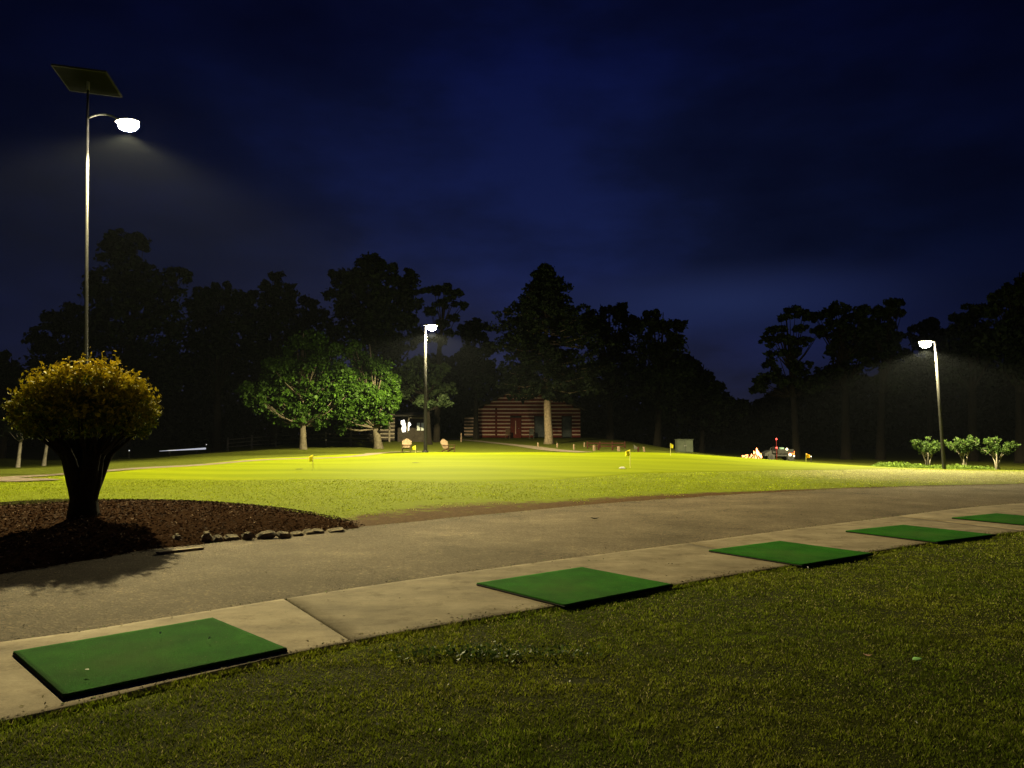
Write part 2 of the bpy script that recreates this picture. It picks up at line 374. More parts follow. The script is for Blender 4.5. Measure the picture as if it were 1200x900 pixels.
# ragged road edge
ragg = FAR.copy(); k = 8
def resample(C, n):
    s = np.concatenate([[0], np.cumsum(np.hypot(*np.diff(C, axis=0).T))]); q = np.linspace(0, s[-1], n)
    return np.stack([np.interp(q, s, C[:,0]), np.interp(q, s, C[:,1])], -1)
FR = resample(FAR, 1200); FR[:,1] += (fbm(FR[:,0]*2.2, FR[:,1]*0, 5, 5)-.5)*.28
NR = resample(NEAR, 1200)
struct(loft('road', NR+np.array([0, .0]), FR, lambda x, y: 0*x+.006+.015*np.sin(np.clip((y-cy(NEAR, x))/4.5, 0, 1)*math.pi), M['asphalt'], 10))
# concrete strip: slabs with joints
j0 = [float(np.hypot(*(0*NEAR[0])))]
def slab(name, s0, s1, shade):
    pass
n = 1200; NR2 = resample(NEAR, n); 
def x_index(C, x): return int(np.argmin(abs(C[:,0]-x)))
# joint end points measured on both edges
jn = [x_index(NR2, flat(*p)[0]) for p in ((330,706),)]; E2 = resample(EDGE, n)
je = [x_index(E2, flat(*p)[0]) for p in ((420,753),)]
stepi = 62
JN = [jn[0]+stepi*q for q in range(-4, 9)]; JE = [je[0]+stepi*q for q in range(-4, 9)]
V = []; Fq = []; C = []
rs = random.Random(3)
for q in range(len(JN)-1):
    shade = {3: 1.0, 4: .72, 5: .8, 6: .88}.get(q, rs.uniform(.75, 1))
    m_ = 30; A = NR2[JN[q]:JN[q+1]+1].copy(); B = E2[JE[q]:JE[q+1]+1].copy()
    A = resample(A, m_); B = resample(B, m_)
    ta = (A[-1]-A[0]); ta /= np.linalg.norm(ta); A[0] += ta*.02; A[-1] -= ta*.02; B[0] += ta*.02; B[-1] -= ta*.02
    A[:, 1] -= .04
    rows = [(0, .0), (0, .014), (.006, .020)] + [(u, .020) for u in np.linspace(.05, .95, 8)] + [(.994, .020), (1, .014), (1, -.02)]
    b = len(V)
    for (u, z) in rows:
        for i in range(m_):
            p = A[i]*(1-u)+B[i]*u; V.append((p[0], p[1], z)); C.append((shade,)*3)
    nr = len(rows)
    for a_ in range(nr-1):
        for i in range(m_-1): Fq.append((b+a_*m_+i, b+(a_+1)*m_+i, b+(a_+1)*m_+i+1, b+a_*m_+i+1))
    # end faces
    for i, fl_ in ((0, 1), (m_-1, 0)):
        for a_ in range(1, nr-2):
            p, p2 = b+a_*m_+i, b+(a_+1)*m_+i
            k0 = len(V); V.append((V[p][0], V[p][1], -.02)); V.append((V[p2][0], V[p2][1], -.02)); C += [(shade*.6,)*3]*2
            Fq.append((p, k0, k0+1, p2) if fl_ else (p, p2, k0+1, k0))
struct(nmesh('pavement', V, Fq, M['concrete'], col=np.array(C), attr='zone'))

def blobmesh(name, bl, mat, zf, nr=26, na=220, rough=0):
    an = np.linspace(-np.pi, np.pi, na, endpoint=False); rr = np.linspace(0, 1, nr)**.8
    rad = bl.rad(an)*(1+rough*(fbm(an*9+20, an*0, 3, 4)-.5))
    V = [(bl.c[0], bl.c[1], float(zf(bl.c[0], bl.c[1], 0)))]
    for r in rr[1:]:
        x = bl.c[0]+rad*r*np.cos(an); y = bl.c[1]+rad*r*np.sin(an); z = zf(x, y, r)
        V += list(zip(x, y, z))
    V = np.array(V); F = []
    for i in range(nr-2):
        a = 1+i*na
        for k in range(na): F.append((a+k, a+na+k, a+na+(k+1) % na, a+(k+1) % na))
    F4 = F
    for k in range(0, na): F4.append((0, 1+k, 1+(k+1) % na, 0))
    me = bpy.data.meshes.new(name); me.from_pydata([tuple(v) for v in V], [], [tuple(dict.fromkeys(f))[::-1][::-1] for f in F4])
    me.materials.append(mat); me.polygons.foreach_set('use_smooth', np.ones(len(me.polygons), bool)); me.update()
    o = bpy.data.objects.new(name, me); COL.objects.link(o); return o
struct(blobmesh('putting_green', GREEN, M['pg'], lambda x, y, r: H(x, y)+(.025 if r < .995 else -.03)))
struct(blobmesh('mulch_bed', BED, M['mulch'], lambda x, y, r: H(x, y)+bedz(r)-.01+.03*(fbm(np.asarray(x)*3, np.asarray(y)*3, 9)-.5)*(r < .98), 30, 220, .04))

def ribbon(name, pts, w, mat):
    C = resample(crom(pts, 8), 90); tg = np.gradient(C, axis=0); tg /= np.linalg.norm(tg, axis=1)[:, None]; nn = np.stack([-tg[:,1], tg[:,0]], -1)
    w = np.interp(np.linspace(0, 1, 90), np.linspace(0, 1, len(w)), w) if hasattr(w, '__len__') else np.full(90, w)
    return struct(loft(name, C-nn*w[:, None]/2, C+nn*w[:, None]/2, lambda x, y: H(x, y)+.03, mat, 4))
ribbon('path', [(-60,26)]+[tuple(hit(*p)[:2]) for p in ((-60,563.5),(0,560.5),(100,554.5),(200,547.5),(330,538.5),(420,534.8))]+[(-8.6,51),(-6,54)], .95, M['pathm'])
ribbon('walkway', [(-7.0,84),(-4.5,79),(-1.5,72),(1.0,64),(3.0,57),(5,52.5)], 1.5, M['pathm'])

# ------------------------------------------------------------------ grass blades
def blades(name, x, y, z, h, wd, col, lean=.7):
    n = len(x); th = rng.uniform(0, 2*np.pi, n); ld = rng.uniform(0, 2*np.pi, n); ln = h*lean*rng.uniform(.2, 1, n)
    dx, dy = np.cos(th)*wd/2, np.sin(th)*wd/2
    V = np.empty((n, 3, 3)); V[:,0] = np.stack([x-dx, y-dy, z], -1); V[:,1] = np.stack([x+dx, y+dy, z], -1)
    V[:,2] = np.stack([x+np.cos(ld)*ln, y+np.sin(ld)*ln, z+h], -1)
    o = nmesh(name, V.reshape(-1, 3), np.arange(3*n).reshape(n, 3), M['blade'], col=np.repeat(col, 3, 0))
    return o
xs_, ys_, hs_, ws_ = [], [], [], []
for (y0, y1, dens, wd) in ((2.6,4.5,9000,.0045),(4.5,6.5,5500,.006),(6.5,9.5,3200,.008),(9.5,14,1500,.012),(14,20,600,.02)):
    xl, xr = -.78*y1-3.2, .78*y1+3.6; n = int((xr-xl)*(y1-y0)*dens)
    x = rng.uniform(xl, xr, n); y = rng.uniform(y0, y1, n)
    e = cy(EDGE, x)+(fbm(x*5, x*0+3, 21, 4)-.5)*.14
    k = (y < e) & (abs(x) < .78*y+3.4)
    x, y = x[k], y[k]; xs_.append(x); ys_.append(y); ws_.append(np.full(len(x), wd)*rng.uniform(.6, 1.4, len(x)))
x = np.concatenate(xs_); y = np.concatenate(ys_); wd = np.concatenate(ws_)
cl = fbm(x*4, y*4, 2, 5); cl2 = fbm(x*17, y*17, 31, 3); big = fbm(x*.8, y*.8, 12, 4)
h = (.009+.017*np.clip((cl-.25)*1.7, 0, 1)*(.4+cl2))*rng.uniform(.55, 1.25, len(x))
edge_d = cy(EDGE, x)-y; h = h*(1+.5*np.exp(-(edge_d/.12)**2))+.012*np.exp(-(edge_d/.07)**2)
# coarser weeds: patch left of centre and a divot
wp = flat(575, 770); wm = np.exp(-((x-wp[0])/.42)**2-((y-wp[1])/.13)**2); h *= 1+1.0*wm*(rng.random(len(x)) < .35)
dv = [flat(682, 798), flat(985, 740), flat(620, 900)]
keep = np.ones(len(x), bool)
for p, r in ((dv[0], .12), (dv[1], .1)): keep &= ~((np.hypot((x-p[0])/1.6, (y-p[1])/.55) < r) & (rng.random(len(x)) < .85))
keep &= (cl > .33) | (rng.random(len(x)) < .75)
g1 = np.array((.19,.255,.018)); g2_ = np.array((.30,.335,.03)); g3 = np.array((.55,.50,.20))
q = np.clip((big-.3)*2, 0, 1)[:, None]; col = g1*(1-q)+g2_*q
col = col*np.clip(.35+1.4*fbm(x*13, y*13, 63, 4)**1.3, .4, 1.5)[:, None]; rr_ = rng.random(len(x)); col = np.where((rr_ < .09)[:, None], g3, col)*rng.uniform(.6, 1.35, len(x))[:, None]
z = 0*x+.0
tag(blades('lawn_grass', x[keep], y[keep], z[keep], h[keep], wd[keep]*1.35, col[keep], 1.0), 'short dim mown grass in front of the concrete hitting strip', 'grass', kind='stuff')
# rough between road and green
n = 190000; x = rng.uniform(-22, 34, n); y = rng.uniform(9, 46, n); d = y-cy(FAR, x)
w = .6+3.5*np.exp(-((x+1.8)/2.3)**2)+1.5*np.exp(-((x-3)/3.5)**2)
dr = np.clip(1.25-d/w, 0, 1)+(fbm(x*1.3, y*1.3, 44, 6)-.5)*2.0
k = (d > .05) & (y < pathy(x)-.4) & (GREEN.f(x, y) > 1.005) & (BED.f(x, y) > 1.02) & (dr < .45) & (abs(x) < .72*y+3) & (rng.random(n) < np.clip(1.5-y/45, .3, 1))
x, y, d = x[k], y[k], d[k]; cl = fbm(x*1.5, y*1.5, 8, 4)
dry_lit_f = np.clip(np.clip(1-np.hypot((x-17)/9, (y-30)/8), 0, 1)*1.6 + .4*np.exp(-((x+2)/3.)**2-((d-2.)/1.2)**2)+(fbm(x*2, y*2, 77, 4)-.5)*1.2, 0, 1)[:, None]
col = (np.array((.33,.39,.003))*(1-dry_lit_f)+np.array((.62,.60,.22))*dry_lit_f)*(rng.uniform(.5, 1.4, len(x))*np.clip(.35+1.3*fbm(x*2.2, y*1.1, 91, 5), .5, 1.5))[:, None]  # blades paler on the right: lamp brightness mixed into their colour
h = (.012+.026*cl)*rng.uniform(.6, 1.3, len(x))*(1-.4*dry_lit_f[:, 0])
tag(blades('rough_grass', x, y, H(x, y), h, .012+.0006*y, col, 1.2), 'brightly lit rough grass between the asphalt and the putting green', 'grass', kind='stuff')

# crumbs, clippings and grit on the paving
n = 5200; x = rng.uniform(-9, 16, n); e0 = cy(EDGE, x); e1 = cy(NEAR, x); e2 = cy(FAR, x); t_ = rng.random(n); kd = rng.random(n)
y = np.where(kd < .38, e0+np.abs(rng.normal(size=n))*.10, np.where(kd < .58, e1+rng.normal(size=n)*.07, np.where(kd < .82, e2-np.abs(rng.normal(size=n))*.22, e0+(e2-e0)*t_)))
z = np.where(y < e1-.05, .023, .016+.015*np.sin(np.clip((y-e1)/4.5, 0, 1)*math.pi)); dd_ = rng.normal(size=(n, 3)); dd_[:, 2] *= .2
a_ = dd_/np.linalg.norm(dd_, axis=1)[:, None]; b_ = np.cross(a_, (0, 0, 1.)); s_ = (rng.uniform(.006, .028, n)*(1+y*.04))[:, None]; P_ = np.stack([x, y, z], -1)
V = np.stack([P_-a_*s_/2, P_+b_*s_*.25+np.array([0,0,.004]), P_+a_*s_/2, P_-b_*s_*.25], 1).reshape(-1, 3)
cc_ = np.where(rng.random((n, 1)) < .55, np.array((.05,.035,.02)), np.where(rng.random((n, 1)) < .5, np.array((.30,.26,.12)), np.array((.10,.15,.03))))*rng.uniform(.6, 1.3, (n, 1))
tag(nmesh('grit', V, np.arange(4*n).reshape(n, 4), M['chip'], col=np.repeat(cc_, 4, 0)), 'scattered grit, clippings and leaf crumbs along the edges of the paving', 'grit', kind='stuff')

# weeds (broad leaf) patch
def leafquads(Cn, size, aspect=.5, up=0., fold=.15, dirs=None, norm=None):
    n = len(Cn); a = rng.normal(size=(n, 3)) if dirs is None else dirs; a[:, 2] += up; a /= np.linalg.norm(a, axis=1)[:, None]
    b = np.cross(a, rng.normal(size=(n, 3)) if norm is None else norm); b /= (np.linalg.norm(b, axis=1)[:, None]+1e-9); nn = np.cross(a, b)
    s = (size*rng.uniform(.6, 1.3, n))[:, None]
    V = np.stack([Cn-a*s/2, Cn+b*s*aspect/2+nn*s*fold-a*s*.05, Cn+a*s/2, Cn-b*s*aspect/2+nn*s*fold-a*s*.05], 1)
    return V.reshape(-1, 3)
n = 420; x = wp[0]+rng.normal(size=n)*.36; y = wp[1]+rng.normal(size=n)*.09; Cn = np.stack([x, y, .03+rng.uniform(0, .025, n)], -1)
colw = np.repeat(np.array((.07,.11,.03))*rng.uniform(.6, 1.5, n)[:, None], 4, 0)
tag(nmesh('weed_patch', leafquads(Cn, .035, .6, .5), np.arange(4*n).reshape(n, 4), M['leaf'], col=colw), 'patch of low broad leaved weeds in the dim foreground lawn', 'weeds', kind='stuff')

# ------------------------------------------------------------------ tee mats
MATS = [((25,763),(255,723),(331,760),(62,815)), ((561,684),(681,663),(791,686),(658,708)), ((830,645),(914,633),(1024,649),(940,661)), ((993,621),(1063,614),(1164,627),(1095,636)), ((1117,606),(1165,600.5),(1275,611),(1217,616.5))]
mlab = ['nearest and largest green hitting mat, on the pale slab at the far left', 'green hitting mat second from the left, lying in the middle of the concrete strip',
        'green hitting mat third from the left in the row, just right of the middle', 'green hitting mat fourth from the left, its corner overlapped by the lawn edge', 'green hitting mat cut off by the right edge of the photo, farthest of the row']
for i, q in enumerate(MATS):
    Pq = [flat(*p, z=.047) for p in q]; c = sum(Pq)/4
    # a true square: mean direction of the long sides
    dvec = (Pq[1]-Pq[0])+(Pq[2]-Pq[3]); ang = math.atan2(dvec[1], dvec[0])
    e = (Pq[0]-Pq[3])+(Pq[1]-Pq[2]); la = np.linalg.norm(dvec)/2; lb = np.linalg.norm(e)/2
    la = min(max(la, 1.42), 1.56); lb = min(max(lb, 1.3), 1.5)
    r = empty('hitting_mat', (c[0], c[1], .0205), ang)
    MB().box((0, 0, .0085), (la, lb, .017), bev=.004).build('rubber_base', M['rubber'], r)
    # turf: fine grid with slight waviness
    gx = np.linspace(-la/2+.004, la/2-.004, 40); gy = np.linspace(-lb/2+.004, lb/2-.004, 36); GX, GY = np.meshgrid(gx, gy)
    GZ = .0265+.003*(fbm(GX*6+i*7, GY*6, 3)-.5); rim = (abs(GX) > la/2-.006) | (abs(GY) > lb/2-.006); 
    V = np.stack([GX, GY, GZ], -1).reshape(-1, 3); idx = np.arange(GX.size).reshape(GX.shape)
    F = list(np.stack([idx[:-1,:-1], idx[:-1,1:], idx[1:,1:], idx[1:,:-1]], -1).reshape(-1, 4))
    ring = list(idx[0, :])+list(idx[1:, -1])+list(idx[-1, -2::-1])+list(idx[-2:0:-1, 0]); b0 = len(V)
    V = np.concatenate([V, V[ring]*np.array([1, 1, 0])+np.array([0, 0, .0175])]); m_ = len(ring)
    F += [(ring[k], b0+k, b0+(k+1) % m_, ring[(k+1) % m_]) for k in range(m_)]
    nmesh('turf', V, np.array(F), M['turf'], r)
    tag(r, mlab[i], 'golf mat', 'hitting mats along the concrete strip')

# ------------------------------------------------------------------ mulch chips, edging stones
n = 42000; x = rng.uniform(-14, -1, n); y = rng.uniform(6, 18, n); k = BED.f(x, y) < 1.02; x, y = x[k], y[k]; n = len(x)
rr = BED.f(x, y); zc = bedz(rr)+rng.uniform(0, .03, n)
dirs = rng.normal(size=(n, 3)); dirs[:, 2] *= .35
base = np.where(rng.random((n, 1)) < .16, np.array((.30,.20,.13)), np.array((.070,.036,.022)))*rng.uniform(.4, 1.6, (n, 1))
tag(nmesh('mulch_chips', leafquads(np.stack([x, y, zc], -1), .05, .35, 0, .03, dirs), np.arange(4*n).reshape(n, 4), M['chip'], col=np.repeat(base, 4, 0)), 'loose brown bark chips covering the bed under the rounded tree', 'mulch', kind='stuff')
# grass tuft growing in the bed
n = 900; p = flat(45, 600); x = p[0]+rng.normal(size=n)*.5; y = p[1]+rng.normal(size=n)*.3
tag(blades('grass_tuft', x, y, bedz(BED.f(x, y)), rng.uniform(.03, .09, n), .012, np.tile(np.array((.12,.13,.04)), (n, 1))*rng.uniform(.5, 1.3, (n, 1)), .8), 'thin weedy grass showing through the mulch left of the trunk', 'grass', kind='stuff')
stones = [(203,631,11,11,'small rounded stone at the left end of the edging, beside the tree shadow'),(224,628,21,8,'flat tan stone second from the left in the mulch edging'),(238,629,12,13,'upright pale stone third from the left in the mulch edging'),
 (251,631,13,8,'brown speckled stone fourth from the left in the mulch edging'),(268,630,17,6,'low thin stone just left of the blocky pair in the edging'),(286,628,15,10,'blocky pale brown stone left of the largest edging stone'),
 (309,627,24,9,'largest tan edging stone, in the middle of the row'),(329,627,17,8,'squarish tan stone right of the largest edging stone'),(345,625.5,14,5,'small low stone right of the squarish one in the edging'),
 (359,623.5,13,5,'narrow dull stone between two flat ones near the right of the edging'),(370,622.5,15,5,'flat pale stone second from the right in the edging'),(391,621.5,20,4,'long flat slab stone at the right tip of the edging')]
for px, py, w_, h_, lab in stones:
    p = flat(px, py+h_*.45+1.5); s = p[1]/FPX
    o = MB().box((0, 0, 0), (w_*s*.92, .20, h_*s*.9), bev=.35*h_*s); o.v = [tuple(c*(1+random.uniform(-.13,.13)) for c in v) for v in o.v]
    ob = o.build('edging_stone', M['stone']); ob.location = (p[0], p[1]+.13, h_*s*.42); ob.rotation_euler = (random.uniform(.15,.4), random.uniform(-.12,.12), R(32)+random.uniform(-.2,.2))
    tag(ob, lab, 'stone', 'stones edging the mulch bed')
p0, p1 = flat(184, 650), flat(238, 644)
o = MB().box((0,0,.012),(np.linalg.norm(p1-p0),.10,.03),bev=.01).build('kerb_piece', M['concrete']); o.location=((p0+p1)/2)+np.array([0,0,.01]); o.rotation_euler[2]=math.atan2(*(p1-p0)[[1,0]])
tag(o, 'thin pale concrete edging piece on the road in front of the stones', 'kerb')
tc_ = o.data.color_attributes.new('zone','FLOAT_COLOR','POINT'); tc_.data.foreach_set('color', np.ones(len(o.data.vertices)*4, np.float32))

# ------------------------------------------------------------------ trees
def crown_mesh(name, lobes, leaf, per, mat, c1, c2, parent, clump=.32, aspect=.6, cl_per=26, up=0.):
    Cs = []; cols = []
    for (c, r) in lobes:
        r = np.array(r if hasattr(r, '__len__') else (r, r, r)); vol = (r[0]*r[1]*r[2])**(1/3)
        nc = max(6, int(cl_per*max(.35, (vol/2.)**1.2)))
        d = rng.normal(size=(nc, 3)); d /= np.linalg.norm(d, axis=1)[:, None]; q = rng.uniform(.25, 1.05, (nc, 1))**.55
        cc = np.array(c)+d*q*r
        sz = clump*vol*rng.uniform(.5, 1.2, nc)
        for j in range(nc):
            pp = cc[j]+rng.normal(size=(per, 3))*sz[j]*np.array([1, 1, .75])*.6
            Cs.append(pp); t_ = rng.uniform(.6, 1.3); f = rng.random((per, 1))
            cols.append((np.array(c1)*(1-f)+np.array(c2)*f)*t_)
    Cn = np.concatenate(Cs); col = np.concatenate(cols); n = len(Cn)
    return nmesh(name, leafquads(Cn, leaf, aspect, up), np.arange(4*n).reshape(n, 4), mat, parent, col=np.repeat(col, 4, 0))
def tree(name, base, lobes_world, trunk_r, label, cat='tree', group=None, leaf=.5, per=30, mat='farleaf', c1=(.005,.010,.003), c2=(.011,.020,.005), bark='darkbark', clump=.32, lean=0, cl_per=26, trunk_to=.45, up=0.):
    base = np.array(base, float); r = empty(name, base)
    lob = [(np.array(c)-base, rr) for c, rr in lobes_world]
    cz = np.mean([c[2] for c, _ in lob]); lowz = min(c[2]-(q[2] if hasattr(q, '__len__') else q) for c, q in lob); topz = max(c[2] for c, _ in lob)
    mx = np.mean([c[0] for c, _ in lob])
    fork = np.array([mx*.25+lean, 0, max(lowz*.95, .35*cz)])
    m_ = MB(); 
    m_.tube([(0, 0, -.2), (0, 0, .15), fork*np.array([.35, 1, .4]), fork], [trunk_r*1.5, trunk_r*1.15, trunk_r*.9, trunk_r*.75], 10, jit=.06)
    top = np.array([mx, 0, topz]); mid = fork*.5+top*.5+np.array([random.uniform(-.3,.3), 0, 0])
    m_.tube([fork, mid, top], [trunk_r*.72, trunk_r*.42, .04], 8)
    for c, q in lob:
        s = fork*(1-trunk_to)+np.array([mx, 0, cz])*trunk_to if c[2] > cz else fork
        s = s if c[2] <= cz else (fork*.4+mid*.6)
        k_ = s*.5+c*.5+np.array([0, 0, -.08*abs(c[0]-s[0])]); m_.tube([s, k_, c], [trunk_r*.26, trunk_r*.15, .02], 6)
    m_.build('trunk', M[bark], r, True)
    crown_mesh('crown', lob, leaf, per, M[mat], c1, c2, r, clump, cl_per=cl_per, up=up)
    tag(r, label, cat, group); return r
def plobes(lst, D, flatz=1., yspread=.8, sub=0):
    out = []
    for (px, py, rp) in lst:
        rad = rp*D/FPX; c = at(px, py, D+random.uniform(-yspread, yspread)*rad)
        out.append((c, (rad, rad, rad*flatz)))
        for _ in range(sub):
            a = random.uniform(0, 2*math.pi); e = random.uniform(-.3, 1.1)
            c2 = c+rad*.85*np.array([math.cos(a)*math.cos(e), math.sin(a)*math.cos(e), math.sin(e)*flatz]); out.append((c2, (rad*.38, rad*.38, rad*.32*flatz)))
    return out
BGG = 'dark trees silhouetted against the night sky'
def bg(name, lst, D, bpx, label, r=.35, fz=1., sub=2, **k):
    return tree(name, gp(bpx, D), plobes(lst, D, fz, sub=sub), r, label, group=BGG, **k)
bg('broadleaf_tree', [(143,285,17),(128,296,14),(160,288,12),(140,315,24),(165,330,26),(120,345,26),(190,345,24),(210,325,12),(150,370,34),(195,385,34),(105,385,28),(135,420,34),(180,430,36)], 72, 150, 'tall dark tree with a knobbed top, highest at the far left', .5)
bg('broadleaf_tree', [(62,382,16),(48,398,14),(80,372,18),(95,395,20),(60,420,22),(85,430,26),(50,440,18)], 76, 72, 'dark shorter tree bulging left of the knob topped one', .4)
bg('broadleaf_tree', [(8,428,14),(-5,440,20),(20,445,14),(5,470,24),(35,465,18)], 70, 5, 'low dark rounded tree at the very left edge', .3)
bg('broadleaf_tree', [(245,346,15),(262,344,13),(232,360,16),(255,370,24),(280,355,16),(240,395,30),(275,395,30),(255,430,34)], 80, 255, 'dark uneven tree right of the tallest left tree, beyond the lawn', .45)
bg('pine_tree', [(325,327,10),(318,338,12),(334,340,13),(310,350,12),(325,355,18),(340,362,15),(305,375,20),(330,385,24),(320,415,28)], 82, 322, 'dark tree with a narrow layered peak left of the lit maples', .4, .7)
bg('broadleaf_tree', [(291,352,12),(296,375,18),(360,362,13),(372,372,12),(360,385,20),(352,410,22),(300,410,24)], 90, 345, 'low dark tree filling the gap left of the big square shouldered one', .4)
bg('broadleaf_tree', [(438,312,14),(425,318,14),(455,320,15),(398,327,14),(410,332,16),(478,326,12),(468,335,16),(440,338,26),(395,348,14),(415,358,24),(462,360,26),(482,350,14),(440,385,32),(405,390,24),(475,388,22),(440,425,34)], 76, 440, 'massive dark tree with square shoulders behind the middle lamp', .6)
bg('pine_tree', [(520,338,9),(532,345,9),(509,341,9),(540,358,8),(518,356,10),(535,372,8),(520,380,9),(505,365,9),(530,390,7),(512,398,10)], 74, 512, 'airy pine with separate needle pads just right of the middle lamp head', .3, .55, sub=1, cl_per=20)
bg('broadleaf_tree', [(555,381,10),(566,388,10),(546,390,9),(556,402,16),(568,415,16),(548,425,13),(560,445,20)], 82, 558, 'small dark round topped tree left of the conical cedar', .3)
bg('broadleaf_tree', [(700,372,11),(715,370,12),(728,366,10),(690,378,12),(705,390,18),(732,385,16),(715,415,26),(700,445,26),(735,440,28)], 84, 715, 'dark bumpy tree immediately right of the conical cedar', .4)
bg('broadleaf_tree', [(764,371,9),(772,380,12),(755,385,14),(785,384,9),(796,382,8),(795,400,9),(775,405,20),(785,425,22),(755,425,26),(800,440,18),(770,455,26)], 80, 770, 'dark tree with a jutting right shoulder, middle right of the tree line', .4)
bg('broadleaf_tree', [(812,432,12),(822,448,14),(800,455,20),(838,462,14),(820,470,20),(850,474,11),(835,485,18),(865,482,12),(790,480,22)], 84, 822, 'dark bushy tree sloping down to the gap in the skyline', .3)
bg('pine_tree', [(932,366,11),(922,372,9),(944,370,9),(938,384,8),(905,388,8),(900,400,9),(918,398,9),(912,415,12),(900,425,10),(930,412,8),(905,440,18),(890,447,9),(925,445,18),(915,385,6),(925,400,10),(940,400,9),(935,430,14),(893,455,12),(948,450,18),(958,390,8)], 74, 932, 'open branched pine at the left of the right hand cluster', .35, .55, sub=1, cl_per=22)
bg('pine_tree', [(985,362,11),(972,368,11),(998,372,12),(985,382,16),(965,388,10),(1010,366,10),(1015,380,12),(1020,395,16),(990,400,18),(1000,425,22),(970,442,18),(975,410,8),(985,440,20),(1010,410,18),(955,372,7),(1000,390,15)], 76, 990, 'broad clumpy pine in the middle of the right hand cluster', .45, .65)
bg('pine_tree', [(1050,355,8),(1042,360,10),(1052,366,8),(1036,372,9),(1030,365,8),(1040,385,10),(1035,400,14),(1046,405,10),(1030,425,20),(1045,445,22),(1028,385,10),(1050,395,9),(1055,420,14)], 75, 1030, 'leaning pine whose crown juts up left of the right lamp', .4, .65)
bg('broadleaf_tree', [(1085,383,9),(1097,382,9),(1075,392,11),(1092,398,14),(1108,395,10),(1085,420,22),(1105,440,26),(1070,450,24)], 88, 1090, 'dark rounded tree directly behind the right lamp', .4)
bg('broadleaf_tree', [(1125,378,12),(1140,368,13),(1155,362,12),(1135,395,22),(1160,385,22),(1120,420,26),(1155,425,32)], 72, 1138, 'dark tree stepping up right of the right lamp', .45)
bg('broadleaf_tree', [(1170,352,11),(1185,345,12),(1200,338,13),(1215,330,16),(1180,370,20),(1205,370,26),(1185,405,30),(1215,420,34),(1235,350,22)], 66, 1195, 'tallest dark tree rising at the right edge of the photo', .5)
# conical cedar in front of the log cabin
D = 70.; b = gp(643, D); r = empty('cedar_tree', b)
prof = [(307,3),(315,8),(325,13),(340,23),(352,30),(362,37),(375,48),(395,54),(415,58),(435,60),(455,58),(470,50)]
zz = [at(640, y, D)[2]-b[2] for y, _ in prof]; ww = [w_*D/FPX for _, w_ in prof]
m_ = MB(); m_.tube([(0,0,-.2),(0,0,.5),(-.1,0,3),(-.2,0,8),(-.3,0,zz[0])], [.52,.40,.33,.25,.03], 12, jit=.05)
lobc = []
for k in range(170):
    u = k/170; z = zz[-1]+.2+(zz[0]-zz[-1]-.5)*(u**.95); rad = 1.0*np.interp(z, zz[::-1], ww[::-1])*random.choice((.55, .7, .85, 1, 1.22))
    a = k*2.39996+random.uniform(-.3, .3); tip = np.array([-.25+rad*math.cos(a), rad*math.sin(a), z+.06*rad]); root_ = np.array([-.25, 0, z+.1*rad])
    m_.tube([root_, (root_+tip)/2+np.array([0,0,-.08*rad]), tip], [.06, .035, .01], 5)
    for q in (.45, .75, 1.):
        c = root_*(1-q)+tip*q; lobc.append((c+np.array([0, 0, -.1]), (.28+.14*rad*q, .28+.14*rad*q, .22+.03*rad)))
m_.build('trunk', M['bark'], r, True)
crown_mesh('crown', lobc, .34, 13, M['farleaf'], (.006,.012,.004), (.013,.022,.006), r, .5, cl_per=12)
tag(r, 'tall conical cedar with a bare lit lower trunk standing before the log cabin', 'tree')
# lit maples
MG = 'leafy trees lit by the middle lamp'
tree('maple_tree', gp(356, 58.5), plobes([(372,402,16),(350,412,18),(388,420,17),(330,432,18),(362,435,24),(395,445,18),(340,455,20),(372,462,22),(318,452,15),(300,468,15),(330,480,18),(352,488,17),(392,474,17),(375,494,9),(290,458,10),(408,462,12)], 58.5, 1, sub=3), .27,
     'broad bright green maple with a forked pale trunk, left of the middle lamp', group=MG, leaf=.27, per=34, mat='leaf', c1=(.014,.038,.003), c2=(.038,.080,.007), bark='mbark', clump=.34, cl_per=62)
tree('maple_tree', gp(444, 60.5), plobes([(412,410,11),(428,425,15),(445,432,13),(418,442,17),(440,452,18),(458,450,12),(425,468,19),(448,474,16),(405,484,14),(428,492,13),(462,468,9),(450,492,9),(402,500,8)], 60.5, 1, sub=3), .33,
     'smaller bright green maple with a thick brown trunk, right of the pale trunked one', group=MG, leaf=.27, per=34, mat='leaf', c1=(.014,.038,.003), c2=(.038,.080,.007), bark='mbark', clump=.34, cl_per=62)
tree('broadleaf_tree', gp(503, 68), plobes([(478,432,12),(495,428,13),(515,436,12),(488,448,13),(508,452,14),(526,456,10),(475,460,9),(500,470,12),(520,472,9),(466,445,9)], 68, .8, sub=2), .25,
     'hazy soft grey green tree behind the middle lamp pole', group=MG, leaf=.3, per=18, mat='leaf', c1=(.035,.06,.025), c2=(.07,.10,.04), clump=.4, cl_per=40)
# pale trunks at far left
for px, Yd, lab, lean in ((24,52,'slim pale twin trunked tree at the far left, dark crown hardly visible',.1),(54,54,'slim leaning pale trunked tree second from the left edge',.2)):
    tree('crape_myrtle', gp(px, Yd), plobes([(px-8,495,11),(px+6,488,12),(px,505,12),(px+12,502,9),(px-14,505,8)], Yd, 1, sub=1), .12, lab, group='slim pale trunked trees', leaf=.2, per=14, mat='leaf', c1=(.005,.009,.003), c2=(.01,.016,.004), bark='palebark', lean=lean)

